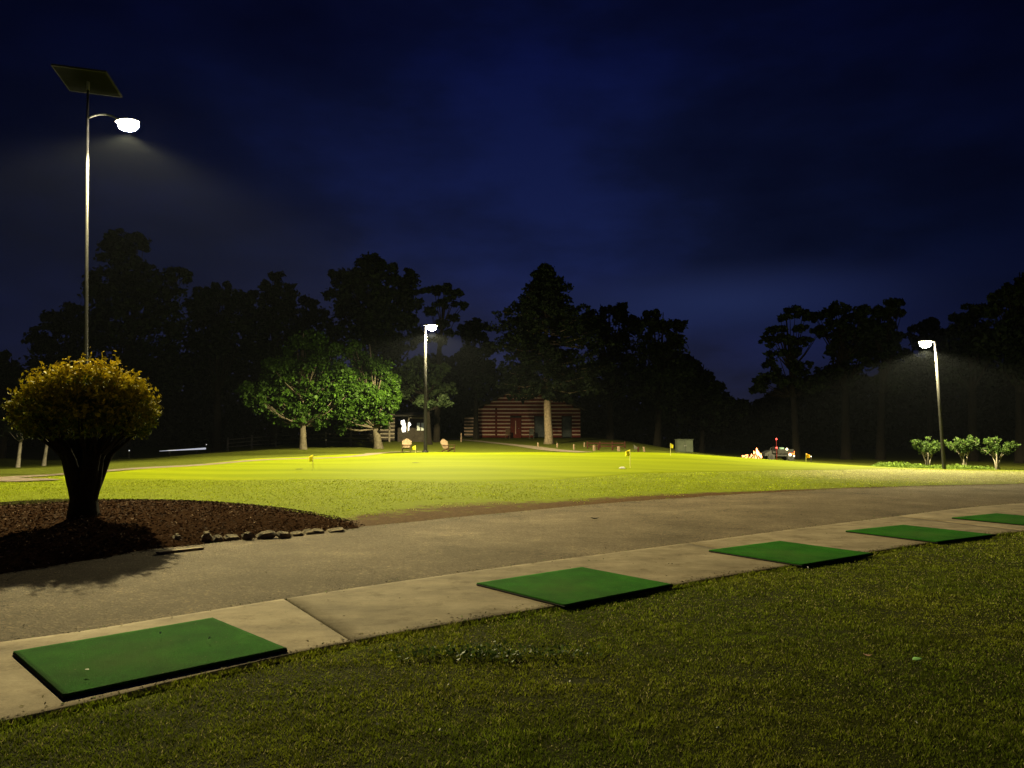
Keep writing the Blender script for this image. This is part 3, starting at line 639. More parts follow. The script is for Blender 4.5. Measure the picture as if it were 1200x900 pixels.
# right hand crape myrtles
def myrtle(px, Yd, hpx, lab, seed):
    rs = random.Random(seed); b = gp(px, Yd); r = empty('crape_myrtle', b); hh = hpx*Yd/FPX; wd_ = hh*.56; m_ = MB(); lob = []
    for k in range(3):
        a = 2*math.pi*k/3+rs.uniform(-.3,.3); m_.tube([(.06*math.cos(a),.06*math.sin(a),-.1),(.13*math.cos(a),.1*math.sin(a),hh*.28),(.32*math.cos(a),.3*math.sin(a),hh*.55)], [.055,.045,.028], 7)
    for k in range(15):
        a = k*2.4; rad = wd_*rs.uniform(.25, 1); e = rs.uniform(.5, 1); tip = np.array([rad*math.cos(a), rad*math.sin(a)*.9, hh*(.55+.43*(1-(rad/wd_)**2*.55)*e)])
        m_.tube([(.2*math.cos(a),.2*math.sin(a),hh*.42), tip*.6+np.array([0,0,.2*hh]), tip], [.02,.013,.005], 5)
        for q in np.linspace(.55, 1.05, 4):
            c = np.array([tip[0]*q, tip[1]*q, hh*.42*(1-q)+tip[2]*q]); lob.append((c, (.16,.16,.15)))
    m_.build('trunk', M['palebark'], r, True)
    crown_mesh('crown', lob, .12, 9, M['leaf'], (.028,.060,.012), (.065,.105,.022), r, .7, cl_per=18, up=.6)
    tag(r, lab, 'small tree', 'small myrtle trees under the right lamp')
myrtle(1085, 49, 38, 'brightest small myrtle tree with white stems, left of the right lamp pole', 1)
myrtle(1128, 49.5, 41, 'small myrtle tree just right of the right lamp pole, middle of three', 2)
myrtle(1166, 48.5, 40, 'wide dim small myrtle tree, rightmost of the three near the right lamp', 3)
# ground cover bed under them
n = 9000; px = rng.uniform(1018, 1165, n); yy = rng.uniform(46.8, 50.5, n); x = (px-600)/FPX*yy; ph = (.13+.22*fbm(x*1.1, yy*.8, 5))*np.clip((px-1016)/12, 0, 1)*np.clip((1168-px)/10, .2, 1)
Cn = np.stack([x, yy, H(x, yy)+rng.uniform(0, 1, n)*ph*1.5], -1)
tag(nmesh('ground_cover', leafquads(Cn, .11, .5, .5), np.arange(4*n).reshape(n, 4), M['leaf'], col=np.repeat(np.array((.13,.20,.03))*rng.uniform(.5,1.5,(n,1)), 4, 0)), 'low strip of green ground cover at the foot of the small myrtle trees', 'ground cover', kind='stuff')
n = 2500; px = rng.uniform(1168, 1260, n); yy = rng.uniform(44.5, 46.5, n); x = (px-600)/FPX*yy
Cn = np.stack([x, yy, H(x, yy)+rng.uniform(0, .3, n)], -1)
tag(nmesh('ground_cover', leafquads(Cn, .11, .5, .5), np.arange(4*n).reshape(n, 4), M['leaf'], col=np.repeat(np.array((.03,.05,.012))*rng.uniform(.5,1.5,(n,1)), 4, 0)), 'darker ground cover at the right edge beyond the pale grass', 'ground cover', kind='stuff')

# distant wood closing the view
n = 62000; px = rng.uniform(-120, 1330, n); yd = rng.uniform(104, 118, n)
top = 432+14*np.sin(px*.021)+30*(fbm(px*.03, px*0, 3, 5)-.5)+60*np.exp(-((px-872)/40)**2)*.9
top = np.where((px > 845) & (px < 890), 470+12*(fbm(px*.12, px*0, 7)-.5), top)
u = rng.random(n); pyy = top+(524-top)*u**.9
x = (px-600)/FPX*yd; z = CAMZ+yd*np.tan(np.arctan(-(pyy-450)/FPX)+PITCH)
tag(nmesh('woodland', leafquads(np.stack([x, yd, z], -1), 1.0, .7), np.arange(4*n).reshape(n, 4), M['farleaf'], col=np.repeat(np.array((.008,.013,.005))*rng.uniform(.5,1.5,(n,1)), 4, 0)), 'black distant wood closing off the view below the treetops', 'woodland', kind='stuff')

# ------------------------------------------------------------------ clipped round tree in the bed
b = flat(98, 604, .24); zb_ = float(bedz(BED.f(b[0], b[1]))); b = flat(98, 604, zb_); bs_ = b[1]/14.4; r = empty('ornamental_tree', (b[0], b[1], zb_-.02)); r.scale = (bs_*1.02,)*3; pass; m_ = MB(); lob = []
m_.tube([(0,0,-.15),(0,0,.05),(-.01,0,.35),(0,0,.7)], [.30,.26,.225,.25], 14, jit=.05)
rs = random.Random(4)
for k in range(11):
    a = 2*math.pi*k/11+rs.uniform(-.15,.15); q = rs.uniform(.75, 1.1)
    m_.tube([(.07*math.cos(a),.07*math.sin(a),.1+rs.uniform(0,.25)),(.19*math.cos(a),.19*math.sin(a),.62),(.33*q*math.cos(a),.33*q*math.sin(a),1.05),(.75*q*math.cos(a),.75*q*math.sin(a),1.75)], [.13,.115,.085,.03], 9, jit=.05)
    for w2 in range(3):
        a2 = a+rs.uniform(-.35,.35); m_.tube([(.33*q*math.cos(a),.33*q*math.sin(a),1.05),(.8*math.cos(a2),.8*math.sin(a2),1.5),(1.02*math.cos(a2),1.02*math.sin(a2),1.85)], [.035,.022,.008], 5)
m_.tube([(-.2,.0,.62),(-.3,-.03,.7),(-.33,-.04,.82)], [.03,.018,.006], 5)
m_.build('trunk', M['darkbark'], r, True)
def lumps(n, rlo, rhi):
    d = rng.normal(size=(n, 3)); d /= np.linalg.norm(d, axis=1)[:, None]; d[:, 2] = np.where(d[:, 2] < -.55, -d[:, 2]*.6, d[:, 2])
    bump_ = 1+.13*(fbm(d[:,0]*3+9, d[:,1]*3+d[:,2]*2.2+9, 4, 3)-.5)*2
    q = rng.uniform(rlo, rhi, (n, 1))
    return d*q*bump_[:, None]*np.array([1.12, 1.12, .84])+np.array([0, 0, 1.90]), d
C1, d1 = lumps(11000, .4, .92)
C2, d2 = lumps(6500, .92, 1.04)
# shoots: strings of leaves that stick out
sh, ds = lumps(620, .97, 1.0); C3 = []; 
for i in range(len(sh)):
    if ds[i][2] < -.35: continue
    L_ = rng.uniform(.07, .24); dd = ds[i]*np.array([.8,.8,1])+np.array([0,0,.35])+rng.normal(size=3)*.18
    for q in np.linspace(0, 1, 7): C3.append(sh[i]+dd*L_*q+rng.normal(size=3)*.018)
C3 = np.array(C3)
Cn = np.concatenate([C1, C2, C3]); n = len(Cn)
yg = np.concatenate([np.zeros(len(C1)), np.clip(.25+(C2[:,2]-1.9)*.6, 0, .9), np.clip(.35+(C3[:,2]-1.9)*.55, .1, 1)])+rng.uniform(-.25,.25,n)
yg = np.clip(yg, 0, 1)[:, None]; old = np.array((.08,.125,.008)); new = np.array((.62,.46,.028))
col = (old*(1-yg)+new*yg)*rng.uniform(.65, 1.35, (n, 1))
dirs = rng.normal(size=(n, 3))*.9+np.array([0,0,.45])
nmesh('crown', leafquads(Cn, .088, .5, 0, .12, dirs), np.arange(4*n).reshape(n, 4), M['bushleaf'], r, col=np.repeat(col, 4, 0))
tag(r, 'rounded clipped tree with lit orange tipped leaves and flaring black trunk in the mulch bed', 'tree')

# ------------------------------------------------------------------ street lamps
WIDE = [(.06, 0), (.16, .35), (.26, .85), (.36, 1), (.55, .62), (.8, .30), (1, .22)]
MID = [(.10, 0), (.20, .06), (.30, .55), (.40, 1), (.55, .62), (.8, .30), (1, .22)]
CUT = [(.26, 0), (.32, .03), (.37, .24), (.42, .68), (.50, 1), (.68, .55), (.85, .26), (1, .16)]
def spot(name, loc, power, parent, size=168, blend=.35, aim=(0, 0, -1), rad=.12, prof=WIDE):
    from mathutils import Vector
    l = bpy.data.lights.new(name, 'SPOT'); l.energy = power; l.color = (1, .86, .42); l.spot_size = R(size); l.spot_blend = .2; l.shadow_soft_size = rad
    l.use_nodes = True; N = l.node_tree.nodes; L = l.node_tree.links; em = N['Emission']
    gg = N.new('ShaderNodeNewGeometry'); sx_ = N.new('ShaderNodeSeparateXYZ'); L.new(gg.outputs['Incoming'], sx_.inputs[0])   # luminaire distribution by angle from straight down
    rp_ = ramp(N, L, math_(N, L, 'ABSOLUTE', sx_.outputs[2]), [(p, (v,)*3) for p, v in prof]); L.new(rp_.outputs[0], em.inputs['Strength'])
    o = bpy.data.objects.new(name, l); COL.objects.link(o); o.parent = parent; o.location = loc; o.rotation_euler = Vector(aim).to_track_quat('-Z', 'Y').to_euler(); return o
def lamp(base, hgt, arm, armdir, label, power, lean=(0,0), top=0, panel=False, rp=.075, lens=(.26,.15,.10), size=174, prof=WIDE, aim=(0,0,-1)):
    r = empty('street_lamp', base); ca, sa = math.cos(armdir), math.sin(armdir)
    tx, ty = lean; H_ = hgt+top
    pt = lambda z: np.array([tx*z/H_, ty*z/H_, z])
    m_ = MB(); m_.tube([(0,0,-.3), pt(0), pt(hgt*.5), pt(H_)], [rp*1.25, rp*1.25, rp, rp*.7], 14); m_.build('pole', M['pole'], r, True)
    MB().tube([(0,0,-.05),(0,0,.12),(0,0,.125)], [rp*2.3, rp*2.1, rp*1.3], 14).build('base_collar', M['pole'], r, True)
    a0 = pt(hgt); pts = []
    for q in np.linspace(0, 1, 9): pts.append(a0+np.array([ca*arm*q, sa*arm*q, .05+.22*math.sin(q*math.pi*.62)*arm*.8-(.12 if arm < 1 else .34)*q*q*arm]))
    MB().tube(pts, [.035]*8+[.03], 10).build('arm', M['frame'], r, True)
    e = pts[-1]; hc = e+np.array([ca*.26, sa*.26, -.03])
    h_ = MB().ball((0,0,0), (.50,lens[1]*1.12,.10), 20, 8, zmin=-.25).build('lamp_head', M['housing'], r, True); h_.location = hc; h_.rotation_euler[2] = armdir
    l_ = MB().ball((0,0,0), lens, 18, 10).build('lens', M['glow'], h_, True); l_.location = (.06, 0, -.02-lens[2]*.55)
    if panel:
        t_ = pt(H_); MB().box((0,0,0),(2.0,1.5,.06),bev=.01).build('solar_panel', M['solar'], r); p_ = r.children[-1]
        for c in bpy.data.objects:
            if c.parent == r and c.name.startswith('solar_panel'): p_ = c
        p_.location = t_+np.array([-.02, 0, .30]); p_.rotation_euler = (R(-12), R(6), R(4))
        fr = MB()
        for sx in (-1.0,1.0): fr.box((sx,0,.004),(.04,1.54,.08))
        for sy in (-.75,.75): fr.box((0,sy,.0045),(1.96,.04,.078))
        fr.build('panel_frame', M['pframe'], p_)
        MB().tube([t_-np.array([0,0,.05]), t_+np.array([0,0,.28])], [.06,.06], 8).build('panel_mount', M['frame'], r)
    spot('lamp_light', hc+np.array([ca*.04, sa*.04, -.20-lens[2]*1.6]), power, r, size=size, aim=aim, prof=prof)
    tag(r, label, 'street lamp', 'tall lamps around the putting green'); return r
D1 = 29.; top1 = at(103, 104, D1); lam1 = at(104, 140, D1); g1_ = gp(102.5, D1)
lamp(g1_, lam1[2]-g1_[2], 1.5, R(-12), 'tall near lamp on the left with curved arm, solar panel on top',  66000, size=170, prof=CUT, lean=(top1[0]-g1_[0], 0), top=top1[2]-lam1[2], panel=True, lens=(.40,.29,.22), rp=.065)
D2 = 50.5; t2 = at(498.5, 382, D2); g2p = gp(499, D2)
lamp(g2p, t2[2]-g2p[2], .12, R(-10), 'tall lamp in the middle distance beside the two armchairs', 46000, lean=(t2[0]-g2p[0], 0), rp=.10, lens=(.30,.26,.22), size=174)
D3 = 46.; t3 = at(1095.5, 401, D3); g3p = gp(1104, D3)
lamp(g3p, t3[2]-g3p[2], .30, R(186), 'tall leaning lamp on the right beside the small myrtle trees', 60000, prof=MID, lean=(t3[0]-g3p[0], 0), rp=.085, lens=(.34,.25,.22), size=174)

# ------------------------------------------------------------------ adirondack chairs
def adirondack(loc, rz, label):
    r = empty('garden_chair', loc, rz); r.scale = (.9,.9,.9)
    m_ = MB()
    for i in range(7):
        x = (i-3)*.085; L_ = .78-.035*abs(i-3)**1.5
        c = np.array([x*1.12, .30+.5*L_*math.sin(.42), .30+.5*L_*math.cos(.42)])
        m_.box(c, (.08, .022, L_), rx=-.42, ry=(i-3)*.05, bev=.008)
    m_.build('backrest', M['tan'], r)
    m_ = MB()
    for i in range(5): m_.box((0, -.27+i*.12, .36-.022*i), (.52, .105, .022), rx=-.18, bev=.006)
    m_.build('seat', M['tan'], r)
    for s in (-1, 1):
        MB().box((s*.34, -.02, .56), (.13, .72, .025), bev=.01).build('armrest', M['brown'], r)
        MB().box((s*.31, -.30, .275), (.03, .09, .55), bev=.005).build('leg', M['brown'], r)
        MB().box((s*.285, .05, .20), (.028, .85, .10), rx=-.30, bev=.005).build('leg', M['brown'], r)
    MB().box((0, .33, .52), (.62, .025, .07), bev=.005).build('back_rail', M['brown'], r)
    tag(r, label, 'chair', 'wooden garden chairs at the far edge of the green')
def chairloc(px, Yd): return gp(px, Yd)
adirondack(chairloc(476.5, 52.0), R(4), 'tan slatted garden chair left of the middle lamp pole, facing the green')
adirondack(chairloc(526, 52.0), R(48), 'tan slatted garden chair right of the middle lamp pole, turned sideways')

# ------------------------------------------------------------------ flags
def flag(px, py_base, hpx, label, mat='flag', Y=None, dirn=1, w=.20):
    p = hit(px, py_base) if Y is None else gp(px, Y); h_ = hpx*p[1]/FPX
    r = empty('flagstick', p); MB().tube([(0,0,-.05),(0,0,h_)], [.011,.010], 8).build('stick', M['stick'], r)
    V = []; F = []
    for j in range(5):
        for i in range(7):
            u = i/6; z = h_-.01-.28*(j/4)*(1-.35*u)-.06*u-.03*u*u; V.append((dirn*u*w, .03*math.sin(u*6+j*.4)*u, z))
    for j in range(4):
        for i in range(6): F.append((j*7+i, j*7+i+1, (j+1)*7+i+1, (j+1)*7+i))
    o = MB(); o.add(V, F); ob = o.build('flag', M[mat], r, True)
    md = ob.modifiers.new('s', 'SOLIDIFY'); md.thickness = .004
    tag(r, label, 'flag', 'small yellow flags on the putting green')
flag(366.5, 552, 19, 'small yellow flag nearest on the left part of the green', dirn=-1, w=.17)
flag(487.5, 536, 9, 'small yellow flag at the far edge right beside the left garden chair', Y=49.0, dirn=-1, w=.2)
flag(738.5, 549, 22, 'small yellow flag right of centre, beside the white towel', dirn=-1, w=.2)
flag(785, 541, 15, 'small pale yellow flag farther right on the green, before the utility cabinet', dirn=1, w=.15, Y=42)
flag(943, 541, 11, 'orange yellow flag right of the utility cart', 'oflag', Y=45, dirn=1, w=.22)
for px, py, lab in ((351,550.5,'dark golf hole in the green left of the nearest left flag'),(487,543,'dark golf hole in the green below the left garden chair')):
    p = hit(px, py); o = MB().tube([(0,0,.027),(0,0,.031)], [.16,.16], 20).build('golf_hole', M['hole']); o.location = p
    tag(o, lab, 'golf hole', 'dark holes in the green')
p = hit(729.5, 550); m_ = MB()
for k in range(3): m_.box((random.uniform(-.03,.03), random.uniform(-.02,.02), .045+.022*k), (.26-.05*k, .17-.03*k, .024), rz=random.uniform(-.3,.3), bev=.01)
o = m_.build('towel', M['white']); o.location = p; tag(o, 'small folded white towel lying on the green left of the centre flag', 'towel')

# ------------------------------------------------------------------ log cabin
D = 86.; pl = gp(558, D); pr = gp(680, D); W = pr[0]-pl[0]; zb = min(pl[2], pr[2])+.05
r = empty('log_cabin', (pl[0], D, zb)); course = .405; chk = .125
def logwall(segs, y, n, wall, chink, z0=0., axis='x', x0=0):
    for j in range(n):
        for (a, b_) in segs[j] if isinstance(segs, dict) else segs:
            zc = z0+course*(j+.5)-.04
            if axis == 'x': wall.tube([(a, y, zc), (b_, y, zc)], [(course-chk)*.56]*2, 8)
            else: wall.tube([(x0, y+a, zc), (x0, y+b_, zc)], [(course-chk)*.56]*2, 8)
            zq = zc+course/2
            if axis == 'x': chink.box(((a+b_)/2, y, zq), (b_-a-.02, .13, chk+.06))
            else: chink.box((x0, y+(a+b_)/2, zq), (.13, b_-a-.02, chk+.06))
sx = W/122.
o1 = [(0, 22.5*sx), (24.5*sx, 40*sx), (53*sx, 68*sx), (84*sx, 100*sx), (112*sx, 122*sx)]
full = [(0, 22.5*sx), (24.5*sx, 122*sx)]
segs = {j: (o1 if j < 6 else full) for j in range(8)}
wall = MB(); ch = MB(); logwall(segs, 0, 8, wall, ch)
# gable: shorter and shorter courses
for j in range(1, 7):
    z = course*(8+j-.5); a = W*.5*(j/7.5); wall.box((W/2, .02, z), (W-2*a, .06, course*.62), bev=.01); ch.box((W/2, .03, z+course*.5), (W-2*a-.3, .05, course*.36))
wall.tube([(23.5*sx,-.03,0),(23.5*sx,-.03,course*7.9)], [.13,.13], 8)
wall.tube([(0,-.03,0),(0,-.03,course*8)], [.13,.13], 8)
sd = MB(); sc = MB(); logwall([(0.1, 6.5)], 0, 7, sd, sc, axis='y', x0=-.02)
wo = wall.build('wall', M['log'], r, True); ch.build('chinking', M['chink'], wo)
so = sd.build('side_wall', M['log'], r, True); sc.build('chinking', M['chink'], so)
MB().box((W/2, 3.6, 1.4), (W-.5, 6, 2.8)).build('interior', M['darklog'], r)
# lower side wing
wd2 = MB(); wc2 = MB()
for j in range(6):
    z = .2+j*.36; wd2.tube([(-1.35, .25, z), (-.25, .25, z)], [.12, .12], 8); wc2.box((-.8, .25, z+.18), (1.08, .1, .16))
wg = wd2.build('wing_wall', M['darklog'], r, True); wc2.build('chinking', M['chink'], wg)
rf = MB(); ang = math.atan2(course*7, W/2)
for s in (-1, 1):
    L_ = W/2/math.cos(ang)+.7; cx = W/2+s*(W/4+.22); rf.box((cx, 3., course*8+course*3.5-.02), (L_, 7.6, .14), ry=s*ang)
rf.build('roof', M['roof'], r)
dr_ = MB().box((46.5*sx, .05, 1.12), (12.5*sx, .08, 2.25), bev=.01).build('door', M['log'], r); MB().box((46.2*sx, .0, 1.15), (.10, .03, 1.5)).build('door_batten', M['chink'], dr_)
MB().ball((50*sx, -.02, 1.05), .05, 8, 6).build('handle', M['frame'], dr_)
for a, b_ in ((68, 84), (100, 112)):
    w0 = MB()
    w0.box(((a+.6)*sx, 0, 1.22), (.12, .16, 2.44)); w0.box(((b_-.6)*sx, 0, 1.22), (.12, .16, 2.44)); w0.box(((a+b_)/2*sx, 0, 2.38), ((b_-a)*sx-.2, .16, .12))
    wf = w0.build('window_frame', M['darklog'], r); MB().box(((a+b_)/2*sx, .06, 1.2), ((b_-a-2.)*sx, .04, 2.2)).build('pane', M['glassdark'], wf)
tag(r, 'dark red log cabin with pale chinking stripes behind the cedar trunk', 'cabin')
# seats by the cabin door
for px, lab, mt in ((595, 'small dark wooden chair left of the cabin door', 'brown'), (623, 'small pale chair right of the cabin door', 'rail')):
    b = gp(px, 83.5); q = empty('porch_chair', b)
    MB().box((0,0,.45),(.5,.5,.05),bev=.01).build('seat', M[mt], q); MB().box((0,.24,.8),(.5,.05,.62),rx=-.15,bev=.01).build('backrest', M[mt], q)
    for sx_ in (-.22,.22):
        for sy_ in (-.22,.22): MB().box((sx_,sy_,.21),(.05,.05,.43)).build('leg', M[mt], q)
    tag(q, lab, 'chair', 'chairs outside the log cabin')

# ------------------------------------------------------------------ hut with lit window
D = 74.; b = gp(447, D); r = empty('wooden_hut', b); u = D/FPX
ww_ = MB(); cc_ = MB()
def hx(px): return (px-447)*u
def hzz(py): return at(500, py, D)[2]-b[2]
for j in range(7):
    z = .25+j*.36; ww_.tube([(hx(446), 0, z), (hx(463), 0, z)], [.13]*2, 8); cc_.box(((hx(446)+hx(463))/2, 0, z+.18), (hx(463)-hx(446)-.03, .1, .13))
w1 = ww_.build('wall', M['darklog'], r, True); cc_.build('chinking', M['paleLog'], w1)
MB().box(((hx(466)+hx(500))/2, 1.5, hzz(500)/2-.1), (hx(500)-hx(466), 2.8, hzz(500)), bev=.02).build('cladding', M['darklog'], r)
bk = MB(); bk.box(((hx(466)+hx(500))/2, 2.4, hzz(495)), (hx(500)-hx(466), .1, 1.6)); bk.build('back_panel', M['darklog'], r)
bm = MB(); bm.tube([(hx(479.5), -.1, hzz(489.5)), (hx(501), -.1, hzz(490))], [.07]*2, 8); bm.tube([(hx(480), -.1, hzz(489)), (hx(478), -.1, hzz(497)), (hx(478), -.1, hzz(507))], [.06]*3, 8); bm.build('frame', M['paleLog'], r)
MB().tube([(hx(457),-.15,0),(hx(457),-.15,hzz(488))],[.09,.08],8).build('post', M['paleLog'], r)
win = MB()
outline = [(470,493),(474,492),(475,496),(476,501),(475.5,506),(472,506.5),(470.8,502),(472,499),(470.2,497)]
def plate(pts, y, th):
    n_ = len(pts); V = [(hx(a), y, hzz(c)) for a, c in pts]+[(hx(a), y+th, hzz(c)) for a, c in pts]
    F = [tuple(range(n_)), tuple(range(2*n_-1, n_-1, -1))]+[(i, i+n_, (i+1) % n_+n_, (i+1) % n_) for i in range(n_)]; win.add(V, F)
plate(outline, -.02, .04); plate([(477.2,495.5),(480,494.5),(482,497.5),(479.6,500),(479.5,504),(478,505.5),(477.2,501),(477.8,498.5)], -.02, .04)
win.build('lit_window', M['winlit'], r)
for a in (490.5, 495.5): MB().box((hx(a), .08, hzz(500)), (3.6*u, .04, 9*u)).build('window', M['dimwin'], r)
rf = MB(); rf.box((hx(473), 1.2, hzz(485)), (hx(503)-hx(444), 3.6, .12), ry=0, rx=R(6)); rf.build('roof', M['roof'], r)
tag(r, 'small wooden hut with a bright white window between the maple trunk and middle lamp', 'hut')

# ------------------------------------------------------------------ split rail fence
r = empty('rail_fence', gp(383, 66)); b0 = np.array(r.location)
pxs = [268, 296, 324, 353, 382.5, 411.5, 440]; Ys = [70, 69, 68, 67, 66, 65.4, 65]
pp = [gp(a, c)-b0 for a, c in zip(pxs, Ys)]
for p in pp:
    o = MB().box((0,0,.55),(.16,.14,1.3),bev=.02).build('post', M['rail'], r); o.location = p
for a, c in zip(pp[:-1], pp[1:]):
    for z in (.35, .68, 1.0): 
        MB().tube([a+np.array([0,0,z+random.uniform(-.03,.03)]), (a+c)/2+np.array([0,0,z-.02]), c+np.array([0,0,z+random.uniform(-.04,.04)])], [.05,.06,.05], 7, jit=.1).build('rail', M['rail'], r)
tag(r, 'weathered grey split rail fence behind the two lit maples', 'fence')

# ------------------------------------------------------------------ short posts and low red rail barrier
posts = [(540.5,516,8,74,'dark short post left of the walkway near the log cabin'),(630.5,527,8,62,'short pale post left of the cedar trunk'),(653,527.5,7,62,'short pale post just right of the cedar trunk'),(672.5,530,9,58,'short tan post, third along from the cedar, standing apart'),
  (684.5,527,7,64,'dull short post behind and between the tan posts'),(696,531,9,56,'thickest short tan post of the row'),(701,530,9,58,'thin reddish post right beside the thickest one'),(717.5,531,8,58,'short reddish post in the middle of the low barrier'),
  (724.5,532,7,56,'stubby short post left of the centre flag'),(747.5,532.5,6,56,'first short post right of the centre flag'),(754.5,532.5,6,56,'leaning short post, rightmost of the row')]
for i, (px, py, hpx, Yd, lab) in enumerate(posts):
    p = gp(px, Yd); h_ = max(.45, (py-(508 if 0 else py-hpx))*Yd/FPX+ .12); wq = .20 if i in (5,8) else .13
    # height so that the top shows where the photo shows it
    topz = at(px, py-hpx-.5, Yd)[2]-p[2]; h_ = max(.35, topz)
    o = MB().tube([(0,0,-.1),(0,0,h_*.9),(0,0,h_)], [wq*.5*1.05, wq*.5, wq*.4], 10).build('wooden_post', M['post'] if i not in (6,7,9) else M['redrail']); o.location = p; o.rotation_euler[1] = -.18 if i == 10 else random.uniform(-.03,.03)
    tag(o, lab, 'post', 'short wooden posts behind the green')
a, c = gp(688, 61), gp(732, 61); r = empty('low_barrier', (a+c)/2); Lb = c[0]-a[0]
for z in (.18,.42): MB().box((0,0,z),(Lb,.05,.09),bev=.01).build('rail', M['redrail'], r)
for x_ in (-Lb/2,-Lb/6,Lb/6,Lb/2): MB().box((x_,.05,.26),(.1,.045,.6),bev=.01).build('post', M['redrail'], r)
tag(r, 'low reddish plank barrier behind the row of short posts', 'fence')
# small triangular marker
p = gp(745, 60); r = empty('ground_sign', p); tz = at(745, 525, 60)[2]-p[2]
MB().tube([(0,0,-.1),(0,0,tz)],[.02,.02],6).build('stake', M['rail'], r)
o = MB(); o.add([(-.2,-.02,tz+.25),(.22,-.02,tz),(-.15,-.02,tz-.12),(-.2,.01,tz+.25),(.22,.01,tz),(-.15,.01,tz-.12)],[(0,2,1),(3,4,5),(0,1,4,3),(1,2,5,4),(2,0,3,5)]); o.build('board', M['rail'], r)
tag(r, 'small dim triangular board on a stake right of the centre flag', 'sign')
# utility cabinet
D = 60.; b = gp(802, D); r = empty('utility_cabinet', b); u = D/FPX; ht = at(802, 515.5, D)[2]-b[2]; wq = 19*u
MB().box((0,.3,ht/2),(wq,.7,ht),bev=.04).build('body', M['cab'], r); MB().box((0,.3,ht+.03),(wq+.08,.78,.06),bev=.02).build('lid', M['cab'], r)
for s in (-1, 1): 
    d_ = MB().box((s*wq*.24,-.065,ht*.5),(wq*.44,.02,ht*.84),bev=.005).build('door', M['cab'], r); MB().box((s*.05,-.085,ht*.55),(.02,.02,.12)).build('handle', M['frame'], d_)
tag(r, 'grey green utility cabinet in the dark beyond the green, right of the pale flag', 'cabinet')

# ------------------------------------------------------------------ bonfire and utility cart
D = 56.; b = gp(884, D); gz = at(884, 538, D)[2]; b[2] = max(b[2], gz-.05); r = empty('campfire', b)
m_ = MB()
for k in range(9):
    a = k*2*math.pi/9; m_.tube([(.45*math.cos(a),.35*math.sin(a),.0),(.05*math.cos(a+.5),.05*math.sin(a+.5),.42)],[.06,.045],7,jit=.1)
for k in range(6): m_.tube([(-1.05+k*.13,-.1+.06*k,.05+.03*(k%3)),(-.35+k*.12,.05,.16+.05*(k%2))],[.055,.05],7,jit=.1)
m_.build('firewood', M['brown'], r, True)
m_ = MB()
for (x_, s_) in ((.08,1.),(-.12,.72),(.22,.7),(-.3,.45),(.38,.5)):
    m_.tube([(x_,0,.05),(x_+.02,0,.05+.2*s_),(x_+.07*s_,0,.05+.45*s_),(x_+.02,0,.05+.78*s_)],[.09*s_,.17*s_,.10*s_,.005],8,jit=.2)
m_.build('flame', M['flame'], r, True)
m_ = MB()
for k in range(14): m_.ball((-1.0+random.uniform(0,.85), random.uniform(-.12,.1), .08+random.uniform(0,.22)), (.05+random.random()*.05,.04,.03+random.random()*.03), 8, 5, jit=.2)
m_.build('embers', M['ember'], r, True)
l = bpy.data.lights.new('fire_light', 'POINT'); l.energy = 50; l.color = (1, .45, .18); l.shadow_soft_size = .3; o = bpy.data.objects.new('fire_light', l); COL.objects.link(o); o.parent = r; o.location = (0,-.15,.9)
tag(r, 'small bright campfire with glowing logs at the far right edge of the green', 'campfire')
D = 58.; b = gp(911, D); b[2] = max(b[2], at(911, 540, D)[2]-.02); r = empty('utility_cart', b, R(4)); 
def wheel(x_, y_):
    w_ = empty('wheel', (x_, y_, .26)); 
    o = MB().tube([(0,-.09,0),(0,-.085,0),(0,.085,0),(0,.09,0)],[.19,.26,.26,.19],18).build('tyre', M['vdark']); o.parent = None
    bpy.data.objects.remove(w_); o.name = 'wheel'; o.parent = r; o.location = (x_, y_, .26)
    MB().tube([(0,-.1,0),(0,.1,0)],[.12,.12],12).build('rim', M['vbody'], o)
for x_ in (-.78,.72):
    for y_ in (-.5,.5): wheel(x_, y_)
MB().box((0,0,.38),(2.1,.95,.14),bev=.03).build('chassis', M['vdark'], r)
bd = MB(); bd.box((.35,-.5,.68),(1.25,.04,.34),bev=.01); bd.box((.35,.5,.68),(1.25,.04,.34),bev=.01); bd.box((-.27,0,.68),(.04,.96,.34)); bd.box((.97,0,.68),(.04,.96,.34)); bd.box((.35,0,.52),(1.2,.94,.04)); bd.build('cargo_bed', M['vbody'], r)
hd = MB(); hd.add([(-1.25,-.45,.35),(-1.25,.45,.35),(-1.2,.45,.55),(-1.2,-.45,.55),(-.7,-.48,.35),(-.7,.48,.35),(-.7,.46,.78),(-.7,-.46,.78)],[(0,1,2,3),(3,2,6,7),(0,4,5,1),(4,7,6,5),(0,3,7,4),(1,5,6,2)]); hd.build('hood', M['vdark'], r)
MB().box((-.42,0,.62),(.42,.9,.2),bev=.04).build('seat', M['vdark'], r); MB().box((-.28,0,.85),(.1,.9,.34),ry=.15,bev=.03).build('backrest', M['vdark'], r)
MB().box((1.02,-.3,.62),(.05,.42,.2),bev=.01).build('tail_light', M['tail'], r)
MB().box((.78,-.56,.46),(.42,.04,.20),bev=.01).build('reflector', M['tail'], r)
sw = MB().tube([(-.75,-.2,.75),(-.62,-.2,.98)],[.02,.02],6); sw.build('steering_column', M['vdark'], r)
tag(r, 'small dark utility cart with a grey cargo bed right of the campfire', 'utility cart')
bw = np.array(b)
o = MB().tube([(0,0,0),(0,0,.03),(0,0,.38),(0,0,.42),(0,0,.43)],[.18,.21,.21,.19,.05],16).build('water_jug', M['jug']); o.location = bw+np.array([.24,.05,.85-.30]); tag(o, 'pale teal water jug standing in the cart bed', 'water jug')
r = empty('marker_pole', bw+np.array([-.34,-.6,0])); MB().tube([(0,0,-.1),(0,0,1.62)],[.03,.025],8).build('pole', M['redp'], r)
